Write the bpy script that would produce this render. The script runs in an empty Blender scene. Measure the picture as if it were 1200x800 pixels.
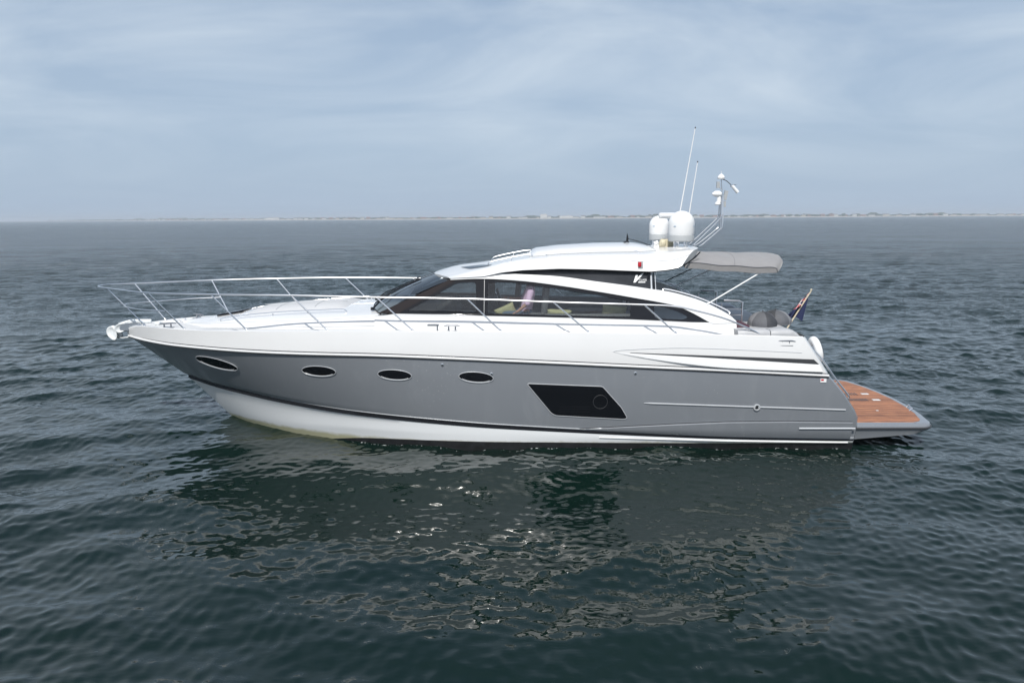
import bpy, bmesh, math, random
import numpy as np
from math import radians, sin, cos, pi, atan
from mathutils import Matrix, Vector
from mathutils.geometry import tessellate_polygon
from mathutils.bvhtree import BVHTree
random.seed(7); np.random.seed(7)
S = bpy.context.scene
COL = S.collection
# ------------------------------------------------------------------ camera
F = 833.0
cam = bpy.data.cameras.new('camera'); camo = bpy.data.objects.new('camera', cam); COL.objects.link(camo)
cam.sensor_width = 36; cam.lens = F/1200*36; cam.clip_start = .1; cam.clip_end = 40000
camo.matrix_world = (Matrix.Translation((0, -15.5, 4.36)) @ Matrix.Rotation(radians(1.2), 4, 'Z')
    @ Matrix.Rotation(pi/2-atan(144.7/F), 4, 'X') @ Matrix.Rotation(radians(-.36), 4, 'Z'))
S.camera = camo
S.render.resolution_x = 1024; S.render.resolution_y = 682
# ------------------------------------------------------------------ light
SUN_EL, SUN_AZ = radians(52), radians(189)      # azimuth clockwise from +Y
W = bpy.data.worlds.new('World'); S.world = W; W.use_nodes = True
nt = W.node_tree; N = nt.nodes; L = nt.links; N.clear()
def nd(t, tree=None, **k):
    n = (tree or nt).nodes.new(t)
    for a, b in k.items():
        if hasattr(n, a): setattr(n, a, b)
        else: n.inputs[a.replace('_', ' ')].default_value = b
    return n
sky = nd('ShaderNodeTexSky', sky_type='NISHITA', sun_disc=False, sun_elevation=SUN_EL, sun_rotation=SUN_AZ,
         air_density=1.0, dust_density=1.2, ozone_density=1.5, altitude=0)
tc = nd('ShaderNodeTexCoord'); sep = nd('ShaderNodeSeparateXYZ'); L.new(tc.outputs['Generated'], sep.inputs[0])
# cirrus: noise over the direction projected on a high, flat cloud layer
zz = nd('ShaderNodeMath', operation='ADD'); L.new(sep.outputs[2], zz.inputs[0]); zz.inputs[1].default_value = .2
dx = nd('ShaderNodeMath', operation='DIVIDE'); dy = nd('ShaderNodeMath', operation='DIVIDE')
for q, i in ((dx, 0), (dy, 1)): L.new(sep.outputs[i], q.inputs[0]); L.new(zz.outputs[0], q.inputs[1])
cb = nd('ShaderNodeCombineXYZ'); L.new(dx.outputs[0], cb.inputs[0]); L.new(dy.outputs[0], cb.inputs[1])
mp = nd('ShaderNodeMapping'); mp.inputs['Scale'].default_value = (.8, 1.15, 1); mp.inputs['Rotation'].default_value = (0, 0, .45)
L.new(cb.outputs[0], mp.inputs[0])
n1 = nd('ShaderNodeTexNoise', Scale=1.0, Detail=10, Roughness=.56, Distortion=.7); L.new(mp.outputs[0], n1.inputs['Vector'])
r1 = nd('ShaderNodeMapRange', From_Min=.40, From_Max=.75, To_Min=.02, To_Max=.75); L.new(n1.outputs[0], r1.inputs[0])
r1b = nd('ShaderNodeMapRange', From_Min=.03, From_Max=.20, To_Min=.12, To_Max=1.0); L.new(sep.outputs[2], r1b.inputs[0])   # the clouds drown in the murk low down
r1c = nd('ShaderNodeMath', operation='MULTIPLY'); L.new(r1.outputs[0], r1c.inputs[0]); L.new(r1b.outputs[0], r1c.inputs[1])
# veil of high haze near the horizon
r2 = nd('ShaderNodeMapRange', From_Min=-.02, From_Max=.75, To_Min=.97, To_Max=.25); L.new(sep.outputs[2], r2.inputs[0])
m0 = nd('ShaderNodeMix', data_type='RGBA'); L.new(r2.outputs[0], m0.inputs[0]); L.new(sky.outputs[0], m0.inputs[6]); m0.inputs[7].default_value = (3.75, 4.8, 6.2, 1)
m1 = nd('ShaderNodeMix', data_type='RGBA'); r1d = nd('ShaderNodeMapRange', From_Min=.32, From_Max=.7, To_Min=1.0, To_Max=.3); L.new(sep.outputs[2], r1d.inputs[0])   # thinner overhead
r1e = nd('ShaderNodeMath', operation='MULTIPLY'); L.new(r1c.outputs[0], r1e.inputs[0]); L.new(r1d.outputs[0], r1e.inputs[1]); L.new(r1e.outputs[0], m1.inputs[0]); L.new(m0.outputs[2], m1.inputs[6]); m1.inputs[7].default_value = (6.9, 7.7, 8.4, 1)
bg = nd('ShaderNodeBackground', Strength=.1); L.new(m1.outputs[2], bg.inputs[0])
ow = nd('ShaderNodeOutputWorld'); L.new(bg.outputs[0], ow.inputs[0])
sl = bpy.data.lights.new('sun', 'SUN'); sl.energy = 4.1; sl.angle = radians(.6); sl.color = (1, .96, .9)
so = bpy.data.objects.new('sun', sl); COL.objects.link(so)
sd = Vector((sin(SUN_AZ)*cos(SUN_EL), cos(SUN_AZ)*cos(SUN_EL), sin(SUN_EL)))
so.rotation_euler = (-sd).to_track_quat('-Z', 'Y').to_euler(); so.location = (0, -30, 40)
S.view_settings.view_transform = 'Standard'; S.view_settings.look = 'None'; S.view_settings.exposure = .13; S.view_settings.gamma = 1
S.render.engine = 'CYCLES'
S.cycles.max_bounces = 10; S.cycles.transparent_max_bounces = 16; S.cycles.glossy_bounces = 5; S.cycles.volume_bounces = 0

# ------------------------------------------------------------------ materials
def mat(name, c, rough=.5, metal=0, coat=0, var=0, vscale=3, bump=0, bscale=40, spec=.5, sheen=0):
    m = bpy.data.materials.new(name); m.use_nodes = True; t = m.node_tree; p = t.nodes['Principled BSDF']
    p.inputs['Base Color'].default_value = (*c, 1); p.inputs['Roughness'].default_value = rough
    p.inputs['Metallic'].default_value = metal; p.inputs['Coat Weight'].default_value = coat
    p.inputs['Coat Roughness'].default_value = .05; p.inputs['Specular IOR Level'].default_value = spec
    if sheen: p.inputs['Sheen Weight'].default_value = sheen
    if var or bump:
        co = nd('ShaderNodeTexCoord', t)
    if var:
        n = nd('ShaderNodeTexNoise', t, Scale=vscale, Detail=6, Roughness=.6); t.links.new(co.outputs['Object'], n.inputs['Vector'])
        mx = nd('ShaderNodeMix', t, data_type='RGBA'); r = nd('ShaderNodeMapRange', t, From_Min=.3, From_Max=.7)
        t.links.new(n.outputs[0], r.inputs[0]); t.links.new(r.outputs[0], mx.inputs[0])
        mx.inputs[6].default_value = (*[v*(1-var) for v in c], 1); mx.inputs[7].default_value = (*[min(1, v*(1+var)) for v in c], 1)
        t.links.new(mx.outputs[2], p.inputs['Base Color'])
    if bump:
        n2 = nd('ShaderNodeTexNoise', t, Scale=bscale, Detail=4); t.links.new(co.outputs['Object'], n2.inputs['Vector'])
        b = nd('ShaderNodeBump', t, Strength=bump, Distance=.01); t.links.new(n2.outputs[0], b.inputs['Height']); t.links.new(b.outputs[0], p.inputs['Normal'])
    return m
WHITE = mat('white_gelcoat', (.69, .695, .695), .22, coat=.5, var=.015, vscale=1.5)
DECKW = mat('nonskid_deck', (.56, .57, .575), .6, var=.02, vscale=9, bump=.25, bscale=300)
BLACK = mat('black_trim', (.014, .015, .018), .2, spec=.3); BGLASS = mat('black_printed_glass', (.012, .013, .016), .04, spec=.3)
RUBBER = mat('dark_rubber', (.04, .042, .046), .5)
FOUL = mat('black_antifouling', (.012, .013, .015), .55, var=.5, vscale=8)
CHROME = mat('stainless_steel', (.80, .81, .83), .33, metal=1)
STEEL = mat('brushed_steel', (.34, .35, .37), .3, metal=.8)
SILVER = mat('silver_stripe', (.62, .64, .66), .3, metal=.3)
GALV = mat('galvanised_steel', (.70, .73, .74), .5, metal=.1, var=.2, vscale=8)
FABG = mat('grey_canvas', (.255, .25, .25), .85, var=.07, vscale=5, bump=.5, bscale=18, sheen=.2)
CUSH = mat('grey_vinyl', (.42, .43, .445), .5, var=.05, vscale=6, bump=.25, bscale=14)
DGREY = mat('charcoal_fabric', (.045, .048, .055), .75, var=.12, vscale=9, bump=.3, bscale=30)
MGREY = mat('mid_grey_fabric', (.10, .105, .117), .75, var=.1, vscale=9, bump=.3, bscale=30)
LGREY = mat('light_grey_fabric', (.19, .195, .21), .75, var=.08, vscale=9, bump=.3, bscale=30)
INT = mat('dark_interior_trim', (.055, .052, .05), .6, var=.1)
INTL = mat('grey_leather', (.16, .155, .15), .5, var=.1, bump=.2, bscale=20)
WOOD = mat('walnut_floor', (.12, .06, .035), .4, var=.2)
YEL = mat('mustard_cushion', (.52, .48, .26), .85, var=.08, vscale=12, bump=.3, bscale=50)
CREAM = mat('cream_plastic', (.55, .50, .36), .5)
PLAST = mat('white_plastic', (.78, .79, .79), .35, var=.01)
GPLAST = mat('grey_plastic', (.38, .40, .41), .45)
RED = mat('red_lens', (.45, .02, .03), .2)
PURP = mat('plum_fabric', (.07, .03, .045), .7)
TAN = mat('tan_wood', (.30, .19, .10), .5, var=.2, vscale=20)
SKIN = mat('skin', (.50, .27, .19), .5)
PINK = mat('pink_shirt', (.88, .60, .78), .85, var=.05, vscale=14, bump=.5, bscale=16)
JEAN = mat('blue_jeans', (.11, .15, .20), .9, var=.15, vscale=25, bump=.3, bscale=25)
HAIR = mat('grey_brown_hair', (.12, .09, .06), .6)
NAVY = mat('navy_flag_cloth', (.012, .02, .07), .8); FWHITE = mat('white_flag_cloth', (.7, .7, .7), .8); FRED = mat('red_flag_cloth', (.5, .02, .03), .8)

def grey_hull():
    m = mat('metallic_grey_hull', (.165, .18, .20), .3, metal=.25, coat=.7); t = m.node_tree; p = t.nodes['Principled BSDF']
    co = nd('ShaderNodeTexCoord', t)
    # dried salt: faint streaks and speckle
    mpp = nd('ShaderNodeMapping', t); mpp.inputs['Scale'].default_value = (2.2, 1, .7); t.links.new(co.outputs['Object'], mpp.inputs[0])
    n = nd('ShaderNodeTexNoise', t, Scale=1.6, Detail=9, Roughness=.68, Distortion=.8); t.links.new(mpp.outputs[0], n.inputs['Vector'])
    r = nd('ShaderNodeMapRange', t, From_Min=.52, From_Max=.85, To_Max=.22); t.links.new(n.outputs[0], r.inputs[0])
    v = nd('ShaderNodeTexVoronoi', t, Scale=13.0); t.links.new(co.outputs['Object'], v.inputs['Vector'])
    r2 = nd('ShaderNodeMapRange', t, From_Min=.15, From_Max=.09, To_Max=.8); t.links.new(v.outputs['Distance'], r2.inputs[0])
    n3 = nd('ShaderNodeTexNoise', t, Scale=.8, Detail=2); t.links.new(co.outputs['Object'], n3.inputs['Vector'])
    r3 = nd('ShaderNodeMapRange', t, From_Min=.56, From_Max=.64); t.links.new(n3.outputs[0], r3.inputs[0])
    mu = nd('ShaderNodeMath', t, operation='MULTIPLY'); t.links.new(r2.outputs[0], mu.inputs[0]); t.links.new(r3.outputs[0], mu.inputs[1])
    ad = nd('ShaderNodeMath', t, operation='ADD'); t.links.new(r.outputs[0], ad.inputs[0]); t.links.new(mu.outputs[0], ad.inputs[1])
    mx = nd('ShaderNodeMix', t, data_type='RGBA'); t.links.new(ad.outputs[0], mx.inputs[0])
    mx.inputs[6].default_value = (.235, .252, .275, 1); mx.inputs[7].default_value = (.38, .40, .42, 1)
    t.links.new(mx.outputs[2], p.inputs['Base Color'])
    rr = nd('ShaderNodeMapRange', t, From_Min=.3, From_Max=.75, To_Min=.30, To_Max=.38); t.links.new(n.outputs[0], rr.inputs[0]); t.links.new(rr.outputs[0], p.inputs['Roughness'])
    return m
GREY = grey_hull()
def low_white():
    m = mat('white_lower_hull', (.74, .76, .77), .3, coat=.3); t = m.node_tree; p = t.nodes['Principled BSDF']
    co = nd('ShaderNodeTexCoord', t); sp = nd('ShaderNodeSeparateXYZ', t); t.links.new(co.outputs['Object'], sp.inputs[0])
    n = nd('ShaderNodeTexNoise', t, Scale=5, Detail=7, Roughness=.65); t.links.new(co.outputs['Object'], n.inputs['Vector'])
    # growth stain: yellow green band a hand's breadth above the water at the bow
    a = nd('ShaderNodeMath', t, operation='MULTIPLY_ADD'); a.inputs[1].default_value = .12; t.links.new(n.outputs[0], a.inputs[0]); t.links.new(sp.outputs[2], a.inputs[2])
    r = nd('ShaderNodeMapRange', t, From_Min=.15, From_Max=.07, To_Max=.75); t.links.new(a.outputs[0], r.inputs[0])
    mx = nd('ShaderNodeMix', t, data_type='RGBA'); t.links.new(r.outputs[0], mx.inputs[0])
    r5 = nd('ShaderNodeMapRange', t, From_Min=.55, From_Max=.8, To_Max=.35); t.links.new(n.outputs[0], r5.inputs[0])
    m2 = nd('ShaderNodeMix', t, data_type='RGBA'); t.links.new(r5.outputs[0], m2.inputs[0]); m2.inputs[6].default_value = (.74, .76, .77, 1); m2.inputs[7].default_value = (.78, .80, .80, 1)
    t.links.new(m2.outputs[2], mx.inputs[6]); mx.inputs[7].default_value = (.30, .28, .10, 1)
    t.links.new(mx.outputs[2], p.inputs['Base Color'])
    return m
LOWW = low_white()
def teak():
    m = mat('teak', (.3, .13, .06), .5); t = m.node_tree; p = t.nodes['Principled BSDF']
    co = nd('ShaderNodeTexCoord', t); sp = nd('ShaderNodeSeparateXYZ', t); t.links.new(co.outputs['Object'], sp.inputs[0])
    mpp = nd('ShaderNodeMapping', t); mpp.inputs['Scale'].default_value = (1.5, 14, 14); t.links.new(co.outputs['Object'], mpp.inputs[0])
    n = nd('ShaderNodeTexNoise', t, Scale=2.2, Detail=8, Roughness=.6); t.links.new(mpp.outputs[0], n.inputs['Vector'])
    cr = nd('ShaderNodeValToRGB', t); t.links.new(n.outputs[0], cr.inputs[0])
    cr.color_ramp.elements[0].position = .3; cr.color_ramp.elements[0].color = (.17, .06, .028, 1)
    cr.color_ramp.elements[1].position = .7; cr.color_ramp.elements[1].color = (.50, .22, .10, 1)
    # caulking lines every 6 cm across the beam
    a = nd('ShaderNodeMath', t, operation='MULTIPLY'); a.inputs[1].default_value = 1/.062; t.links.new(sp.outputs[1], a.inputs[0])
    f = nd('ShaderNodeMath', t, operation='FRACT'); t.links.new(a.outputs[0], f.inputs[0])
    g = nd('ShaderNodeMath', t, operation='LESS_THAN'); g.inputs[1].default_value = .09; t.links.new(f.outputs[0], g.inputs[0])
    mx = nd('ShaderNodeMix', t, data_type='RGBA'); t.links.new(g.outputs[0], mx.inputs[0]); t.links.new(cr.outputs[0], mx.inputs[6]); mx.inputs[7].default_value = (.05, .04, .035, 1)
    fl = nd('ShaderNodeMath', t, operation='FLOOR'); t.links.new(a.outputs[0], fl.inputs[0]); wn = nd('ShaderNodeTexWhiteNoise', t, noise_dimensions='1D'); t.links.new(fl.outputs[0], wn.inputs['W'])
    hv = nd('ShaderNodeHueSaturation', t); rv = nd('ShaderNodeMapRange', t, To_Min=.72, To_Max=1.3); t.links.new(wn.outputs[0], rv.inputs[0]); t.links.new(rv.outputs[0], hv.inputs['Value'])
    t.links.new(mx.outputs[2], hv.inputs['Color']); t.links.new(hv.outputs[0], p.inputs['Base Color']); return m
TEAK = teak()
def glass(name, tint, refl=1.0, rough=.0):
    m = bpy.data.materials.new(name); m.use_nodes = True; t = m.node_tree; t.nodes.clear()
    tr = nd('ShaderNodeBsdfTransparent', t); tr.inputs[0].default_value = (*tint, 1)
    gl = nd('ShaderNodeBsdfGlossy', t); gl.inputs['Roughness'].default_value = rough; gl.inputs[0].default_value = (refl, refl, refl, 1)
    fr = nd('ShaderNodeFresnel', t, IOR=1.52); mx = nd('ShaderNodeMixShader', t); o = nd('ShaderNodeOutputMaterial', t)
    t.links.new(fr.outputs[0], mx.inputs[0]); t.links.new(tr.outputs[0], mx.inputs[1]); t.links.new(gl.outputs[0], mx.inputs[2]); t.links.new(mx.outputs[0], o.inputs[0])
    return m
GLASS = glass('tinted_glass', (.81, .84, .85))
WGLASS = glass('windscreen_glass', (.55, .60, .62))
DGLASS = mat('dark_glass', (.006, .007, .009), .05, spec=.25)
UGLASS = mat('smoked_panel', (.035, .038, .043), .09, var=.2, spec=.3)

# ------------------------------------------------------------------ mesh builder
class MB:
    def __init__(s): s.v = []; s.f = []; s.m = []
    def add(s, v, f, mi=0):
        o = len(s.v); s.v += [tuple(map(float, p)) for p in v]; s.f += [tuple(i+o for i in q) for q in f]
        s.m += ([mi]*len(f) if isinstance(mi, int) else list(mi)); return s
    def box(s, c, d, mi=0, rot=None):
        hx, hy, hz = d[0]/2, d[1]/2, d[2]/2
        v = [Vector((x, y, z)) for x in (-hx, hx) for y in (-hy, hy) for z in (-hz, hz)]
        if rot: v = [rot @ p for p in v]
        v = [(p[0]+c[0], p[1]+c[1], p[2]+c[2]) for p in v]
        return s.add(v, [(0, 1, 3, 2), (4, 6, 7, 5), (0, 4, 5, 1), (2, 3, 7, 6), (0, 2, 6, 4), (1, 5, 7, 3)], mi)
    def tube(s, pts, r, seg=8, mi=0, closed=False, cap=True, flat=1.0):
        P = [Vector(p) for p in pts]; n = len(P); R = r if hasattr(r, '__len__') else [r]*n
        T = []
        for i in range(n):
            a = P[(i-1) % n] if (closed or i > 0) else P[i]; b = P[(i+1) % n] if (closed or i < n-1) else P[i]
            T.append((b-a).normalized())
        up = Vector((0, 0, 1)) if abs(T[0].z) < .9 else Vector((0, 1, 0))
        nrm = (up - T[0]*up.dot(T[0])).normalized(); vs = []
        for i in range(n):
            nrm = (nrm - T[i]*nrm.dot(T[i])).normalized(); b = T[i].cross(nrm)
            for k in range(seg):
                a = 2*pi*k/seg; vs.append(P[i] + (nrm*cos(a)*flat + b*sin(a))*R[i])
        fs = []
        for i in range(n if closed else n-1):
            j = (i+1) % n
            for k in range(seg):
                k2 = (k+1) % seg; fs.append((i*seg+k, i*seg+k2, j*seg+k2, j*seg+k))
        if cap and not closed:
            fs.append(tuple(range(seg))[::-1]); fs.append(tuple((n-1)*seg+k for k in range(seg)))
        return s.add(vs, fs, mi)
    def lathe(s, prof, c=(0, 0, 0), seg=24, mi=0, rot=None, sy=1):
        vs = []; fs = []
        for (r, z) in prof:
            for k in range(seg):
                a = 2*pi*k/seg; p = Vector((r*cos(a), r*sin(a)*sy, z))
                if rot: p = rot @ p
                vs.append(p + Vector(c))
        for i in range(len(prof)-1):
            for k in range(seg):
                k2 = (k+1) % seg; fs.append((i*seg+k, i*seg+k2, (i+1)*seg+k2, (i+1)*seg+k))
        fs.append(tuple(range(seg))[::-1]); fs.append(tuple((len(prof)-1)*seg+k for k in range(seg)))
        return s.add(vs, fs, mi)
    def grid(s, rows, mi=0, closed=False):
        n = len(rows[0]); vs = [p for r in rows for p in r]; fs = []
        for i in range(len(rows)-1):
            for k in range(n if closed else n-1):
                k2 = (k+1) % n; fs.append((i*n+k, i*n+k2, (i+1)*n+k2, (i+1)*n+k))
        return s.add(vs, fs, mi)
    def build(s, name, mats, parent=None, smooth=True, bevel=0, solid=0, fix=True, ang=35, sub=0):
        me = bpy.data.meshes.new(name); me.from_pydata(s.v, [], s.f)
        for m in (mats if isinstance(mats, (list, tuple)) else [mats]): me.materials.append(m)
        me.polygons.foreach_set('material_index', s.m); me.update()
        bm = bmesh.new(); bm.from_mesh(me); bmesh.ops.remove_doubles(bm, verts=bm.verts, dist=1e-5)
        if fix: bmesh.ops.recalc_face_normals(bm, faces=bm.faces)
        if bevel: bmesh.ops.bevel(bm, geom=[e for e in bm.edges if len(e.link_faces) == 2 and e.calc_face_angle(0) > .6], offset=bevel, segments=2, affect='EDGES', profile=.5, clamp_overlap=True)
        bm.to_mesh(me); bm.free()
        if smooth: me.shade_smooth(); me.set_sharp_from_angle(angle=radians(ang))
        o = bpy.data.objects.new(name, me); COL.objects.link(o)
        if solid:
            md = o.modifiers.new('s', 'SOLIDIFY'); md.thickness = abs(solid); md.offset = 1 if solid > 0 else -1
        if sub:
            md = o.modifiers.new('u', 'SUBSURF'); md.levels = md.render_levels = sub
        if parent: o.parent = parent
        return o
def empty(name, loc=(0, 0, 0)):
    o = bpy.data.objects.new(name, None); COL.objects.link(o); o.location = loc; o.empty_display_size = .3; return o
def tag(o, label=None, cat=None, group=None, kind=None):
    if label: o['label'] = label
    if cat: o['category'] = cat
    if group: o['group'] = group
    if kind: o['kind'] = kind
    return o
def ip(x, tab, k=1): return float(np.interp(x, [t[0] for t in tab], [t[k] for t in tab]))
def spline(pts, n=8):
    P = [np.array(p, float) for p in pts]; P = [2*P[0]-P[1]] + P + [2*P[-1]-P[-2]]; out = []
    for i in range(1, len(P)-2):
        for k in range(n):
            t = k/n; a, b, c, d = P[i-1:i+3]
            out.append(tuple(.5*((2*b)+(c-a)*t+(2*a-5*b+4*c-d)*t*t+(3*b-a-3*c+d)*t**3)))
    out.append(tuple(P[-2])); return out
# ---- yacht hull form in metres (x aft, y to starboard, z up) ----
def _fb(x, x0, run, p, mx):
    t = min(max((x-x0)/run, 0.0), 1.0)
    b = mx*(1-(1-t)**p)
    a = max(x-1.0, 0.0)/5.5
    return b*(1-0.035*a*a)
STEM = {'sheer': -8.95, 'rub': -8.87, 'stripe': -7.62, 'foul': -6.45}
def b_sheer(x):  return _fb(x, STEM['sheer'], 7.6, 2.6, 2.27)
def b_rub(x):    return _fb(x, STEM['rub'], 7.6, 2.6, 2.33)
def b_stripe(x): return _fb(x, STEM['stripe'], 7.2, 2.2, 2.24)
def b_foul(x):   return _fb(x, STEM['foul'], 6.3, 2.35, 2.205)
# ------------------------------------------------------------------ sea
def make_sea():
    cx, cy = 0.0, -15.5
    r = [0.0, 1.0, 1.8, 2.4]
    while r[-1] < 8400:
        q = r[-1]; r.append(q + min(90, max(.037 if q > 4.5 else .1, q*q/12000)))
    r = np.array(r); nr = len(r)
    a = np.concatenate([np.linspace(-52, 52, 1400, endpoint=False), np.linspace(52, 308, 900, endpoint=False)])
    a = np.radians(a); na = len(a)
    R, A = np.meshgrid(r, a, indexing='ij')
    X = (cx + R*np.sin(A)).astype(np.float32); Y = (cy + R*np.cos(A)).astype(np.float32)
    dr = np.gradient(r)[:, None]; da = np.gradient(a)[None, :]; spc = np.maximum(dr*1.0, R*np.abs(da))
    spc = np.where((A > radians(52)) | (A < radians(-52)), R*radians(.285)+.02, spc)
    LOST = np.zeros_like(X); Z = np.zeros_like(X); DX = np.zeros_like(X); DY = np.zeros_like(X)
    rng = np.random.RandomState(11)
    # calmer, longer ripples in the lee beside the hull
    lee = np.exp(-np.clip(np.abs(X-.8)-5.0, 0, None)**2/5)*np.exp(-np.clip(-Y-7.2, 0, None)**2/6)*(Y < 2)
    tb = np.linspace(-6.6, 6.6, 200); hb = np.array([b_foul(v) for v in tb]); dh = np.abs(Y)-np.interp(X, tb, hb).astype(np.float32)   # distance out from the hull side
    near = np.exp(-np.clip(dh, 0, None)/.9)*np.clip((7.2-np.abs(X))/1.2, 0, 1)
    Z += .030*near*np.sin(X*2.1+1.2*np.sin(X*.63)+.5)*np.cos(dh*3.2) + .018*near*np.sin(X*4.7+2*np.sin(X*.9)+dh*5)
    patch = .5+.5*np.sin(X*.05+1.3*np.sin(Y*.021))*np.sin(Y*.037+1.1*np.sin(X*.017)+.7)
    gust = np.clip(np.sin(X*.31+1.7*np.sin(Y*.19+.4))+np.sin(Y*.43+1.2*np.sin(X*.23+2)), -1, 1)
    n = 230
    lam = np.exp(rng.uniform(np.log(.15), np.log(5.5), n)); lam.sort()
    for l in lam:
        k = 2*pi/l
        th = radians(96) + rng.normal()*(.85 if l < .6 else (.55 if l < 1.5 else .42)); ph = rng.uniform(0, 2*pi)
        s = .228*math.sqrt(2/n)*((.95+.3*(l < .3)) if l < .4 else (1.0 if l < 1.3 else (1.3/l)**.9))
        am = s/k
        att = np.clip((l/spc-2.0)/2.2, 0, 1)
        if l < 1.3: att = att*(1-(.0 if l < .30 else .62)*lee)*(.55+.62*patch+.22*gust)
        elif l < 2.5: att = att*(1-.45*lee)
        LOST += (1-np.clip((l/spc-2.0)/2.2, 0, 1))**2*(s*s)
        kx, ky = k*cos(th), k*sin(th); P = kx*X+ky*Y+ph
        c = np.cos(P)*att*am; sn = np.sin(P)*att*am
        Z += c; DX -= .8*sn*cos(th); DY -= .8*sn*sin(th)
    V = np.stack([X+DX, Y+DY, Z-.075], -1).reshape(-1, 3).astype(np.float32)
    i = np.arange(nr-1)[:, None]; j = np.arange(na)[None, :]; j2 = (j+1) % na
    Fq = np.stack([i*na+j, (i+1)*na+j, (i+1)*na+j2, i*na+j2], -1).reshape(-1, 4)
    me = bpy.data.meshes.new('sea'); me.vertices.add(len(V)); me.vertices.foreach_set('co', V.ravel())
    me.loops.add(Fq.size); me.loops.foreach_set('vertex_index', Fq.ravel().astype(np.int32))
    me.polygons.add(len(Fq)); me.polygons.foreach_set('loop_start', np.arange(0, Fq.size, 4, dtype=np.int32))
    me.update(calc_edges=True); me.shade_smooth()
    at = me.attributes.new('chop', 'FLOAT', 'POINT'); at.data.foreach_set('value', (LOST/LOST.max()).ravel().astype(np.float32))
    FO = np.exp(-np.abs(dh)/.16); FO[(X < -6.6) | (X > 6.6)] = 0
    af = me.attributes.new('foam', 'FLOAT', 'POINT'); af.data.foreach_set('value', FO.ravel().astype(np.float32))
    if me.polygons[len(Fq)//2].normal.z < 0: me.flip_normals()
    m = bpy.data.materials.new('sea_water'); m.use_nodes = True; t = m.node_tree; p = t.nodes['Principled BSDF']
    p.inputs['Roughness'].default_value = .035; p.inputs['IOR'].default_value = 1.49
    co = nd('ShaderNodeTexCoord', t)
    nz = nd('ShaderNodeTexNoise', t, Scale=.11, Detail=3); t.links.new(co.outputs['Object'], nz.inputs['Vector'])
    mx = nd('ShaderNodeMix', t, data_type='RGBA'); t.links.new(nz.outputs[0], mx.inputs[0])
    mx.inputs[6].default_value = (.0016, .0088, .0064, 1); mx.inputs[7].default_value = (.0024, .0120, .0086, 1); t.links.new(mx.outputs[2], p.inputs['Base Color'])
    mp = nd('ShaderNodeMapping', t); mp.inputs['Scale'].default_value = (.62, 1.25, 1); mp.inputs['Rotation'].default_value = (0, 0, .1); t.links.new(co.outputs['Object'], mp.inputs[0])
    na1 = nd('ShaderNodeTexNoise', t, Scale=5.5, Detail=3.5, Roughness=.55, Distortion=.4); t.links.new(mp.outputs[0], na1.inputs['Vector'])
    nb = nd('ShaderNodeTexNoise', t, Scale=1.1, Detail=4, Roughness=.6, Distortion=.3); t.links.new(mp.outputs[0], nb.inputs['Vector'])
    nc = nd('ShaderNodeTexNoise', t, Scale=.03, Detail=10, Roughness=.70, Distortion=.2); t.links.new(mp.outputs[0], nc.inputs['Vector'])
    b3 = nd('ShaderNodeBump', t, Distance=9.0); t.links.new(nc.outputs[0], b3.inputs['Height'])
    b1 = nd('ShaderNodeBump', t, Strength=.22, Distance=.015); t.links.new(b3.outputs[0], b1.inputs['Normal']); t.links.new(na1.outputs[0], b1.inputs['Height'])
    b2 = nd('ShaderNodeBump', t, Distance=.12); t.links.new(nb.outputs[0], b2.inputs['Height']); t.links.new(b1.outputs[0], b2.inputs['Normal'])
    t.links.new(b2.outputs[0], p.inputs['Normal'])
    # unresolved chop: ripples finer than the mesh widen the highlight and steepen the bump far out
    ca = nd('ShaderNodeAttribute', t, attribute_name='chop')
    ra = nd('ShaderNodeMapRange', t, To_Min=.012, To_Max=.10); t.links.new(ca.outputs['Fac'], ra.inputs[0]); t.links.new(ra.outputs[0], p.inputs['Roughness'])
    rc = nd('ShaderNodeMapRange', t, From_Min=.15, To_Min=.0, To_Max=1.0); t.links.new(ca.outputs['Fac'], rc.inputs[0]); t.links.new(rc.outputs[0], b3.inputs['Strength'])
    rb = nd('ShaderNodeMapRange', t, To_Min=.15, To_Max=1.0); t.links.new(ca.outputs['Fac'], rb.inputs[0]); t.links.new(rb.outputs[0], b2.inputs['Strength'])
    # flecks of foam where the water laps the hull
    fa = nd('ShaderNodeAttribute', t, attribute_name='foam'); fn = nd('ShaderNodeTexNoise', t, Scale=9, Detail=6, Roughness=.7); t.links.new(co.outputs['Object'], fn.inputs['Vector'])
    fm = nd('ShaderNodeMath', t, operation='MULTIPLY_ADD'); fm.inputs[1].default_value = .34; t.links.new(fa.outputs['Fac'], fm.inputs[0]); t.links.new(fn.outputs[0], fm.inputs[2])
    fr = nd('ShaderNodeMapRange', t, From_Min=.88, From_Max=.97); t.links.new(fm.outputs[0], fr.inputs[0])
    fx = nd('ShaderNodeBsdfDiffuse', t); fx.inputs[0].default_value = (.62, .66, .66, 1); ms = nd('ShaderNodeMixShader', t)
    t.links.new(fr.outputs[0], ms.inputs[0]); t.links.new(p.outputs[0], ms.inputs[1]); t.links.new(fx.outputs[0], ms.inputs[2]); t.links.new(ms.outputs[0], t.nodes['Material Output'].inputs['Surface'])
    me.materials.append(m)
    o = bpy.data.objects.new('sea', me); COL.objects.link(o); tag(o, 'dark green rippled sea reflecting the yacht and hazy sky', 'sea', kind='structure')
make_sea()
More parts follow.
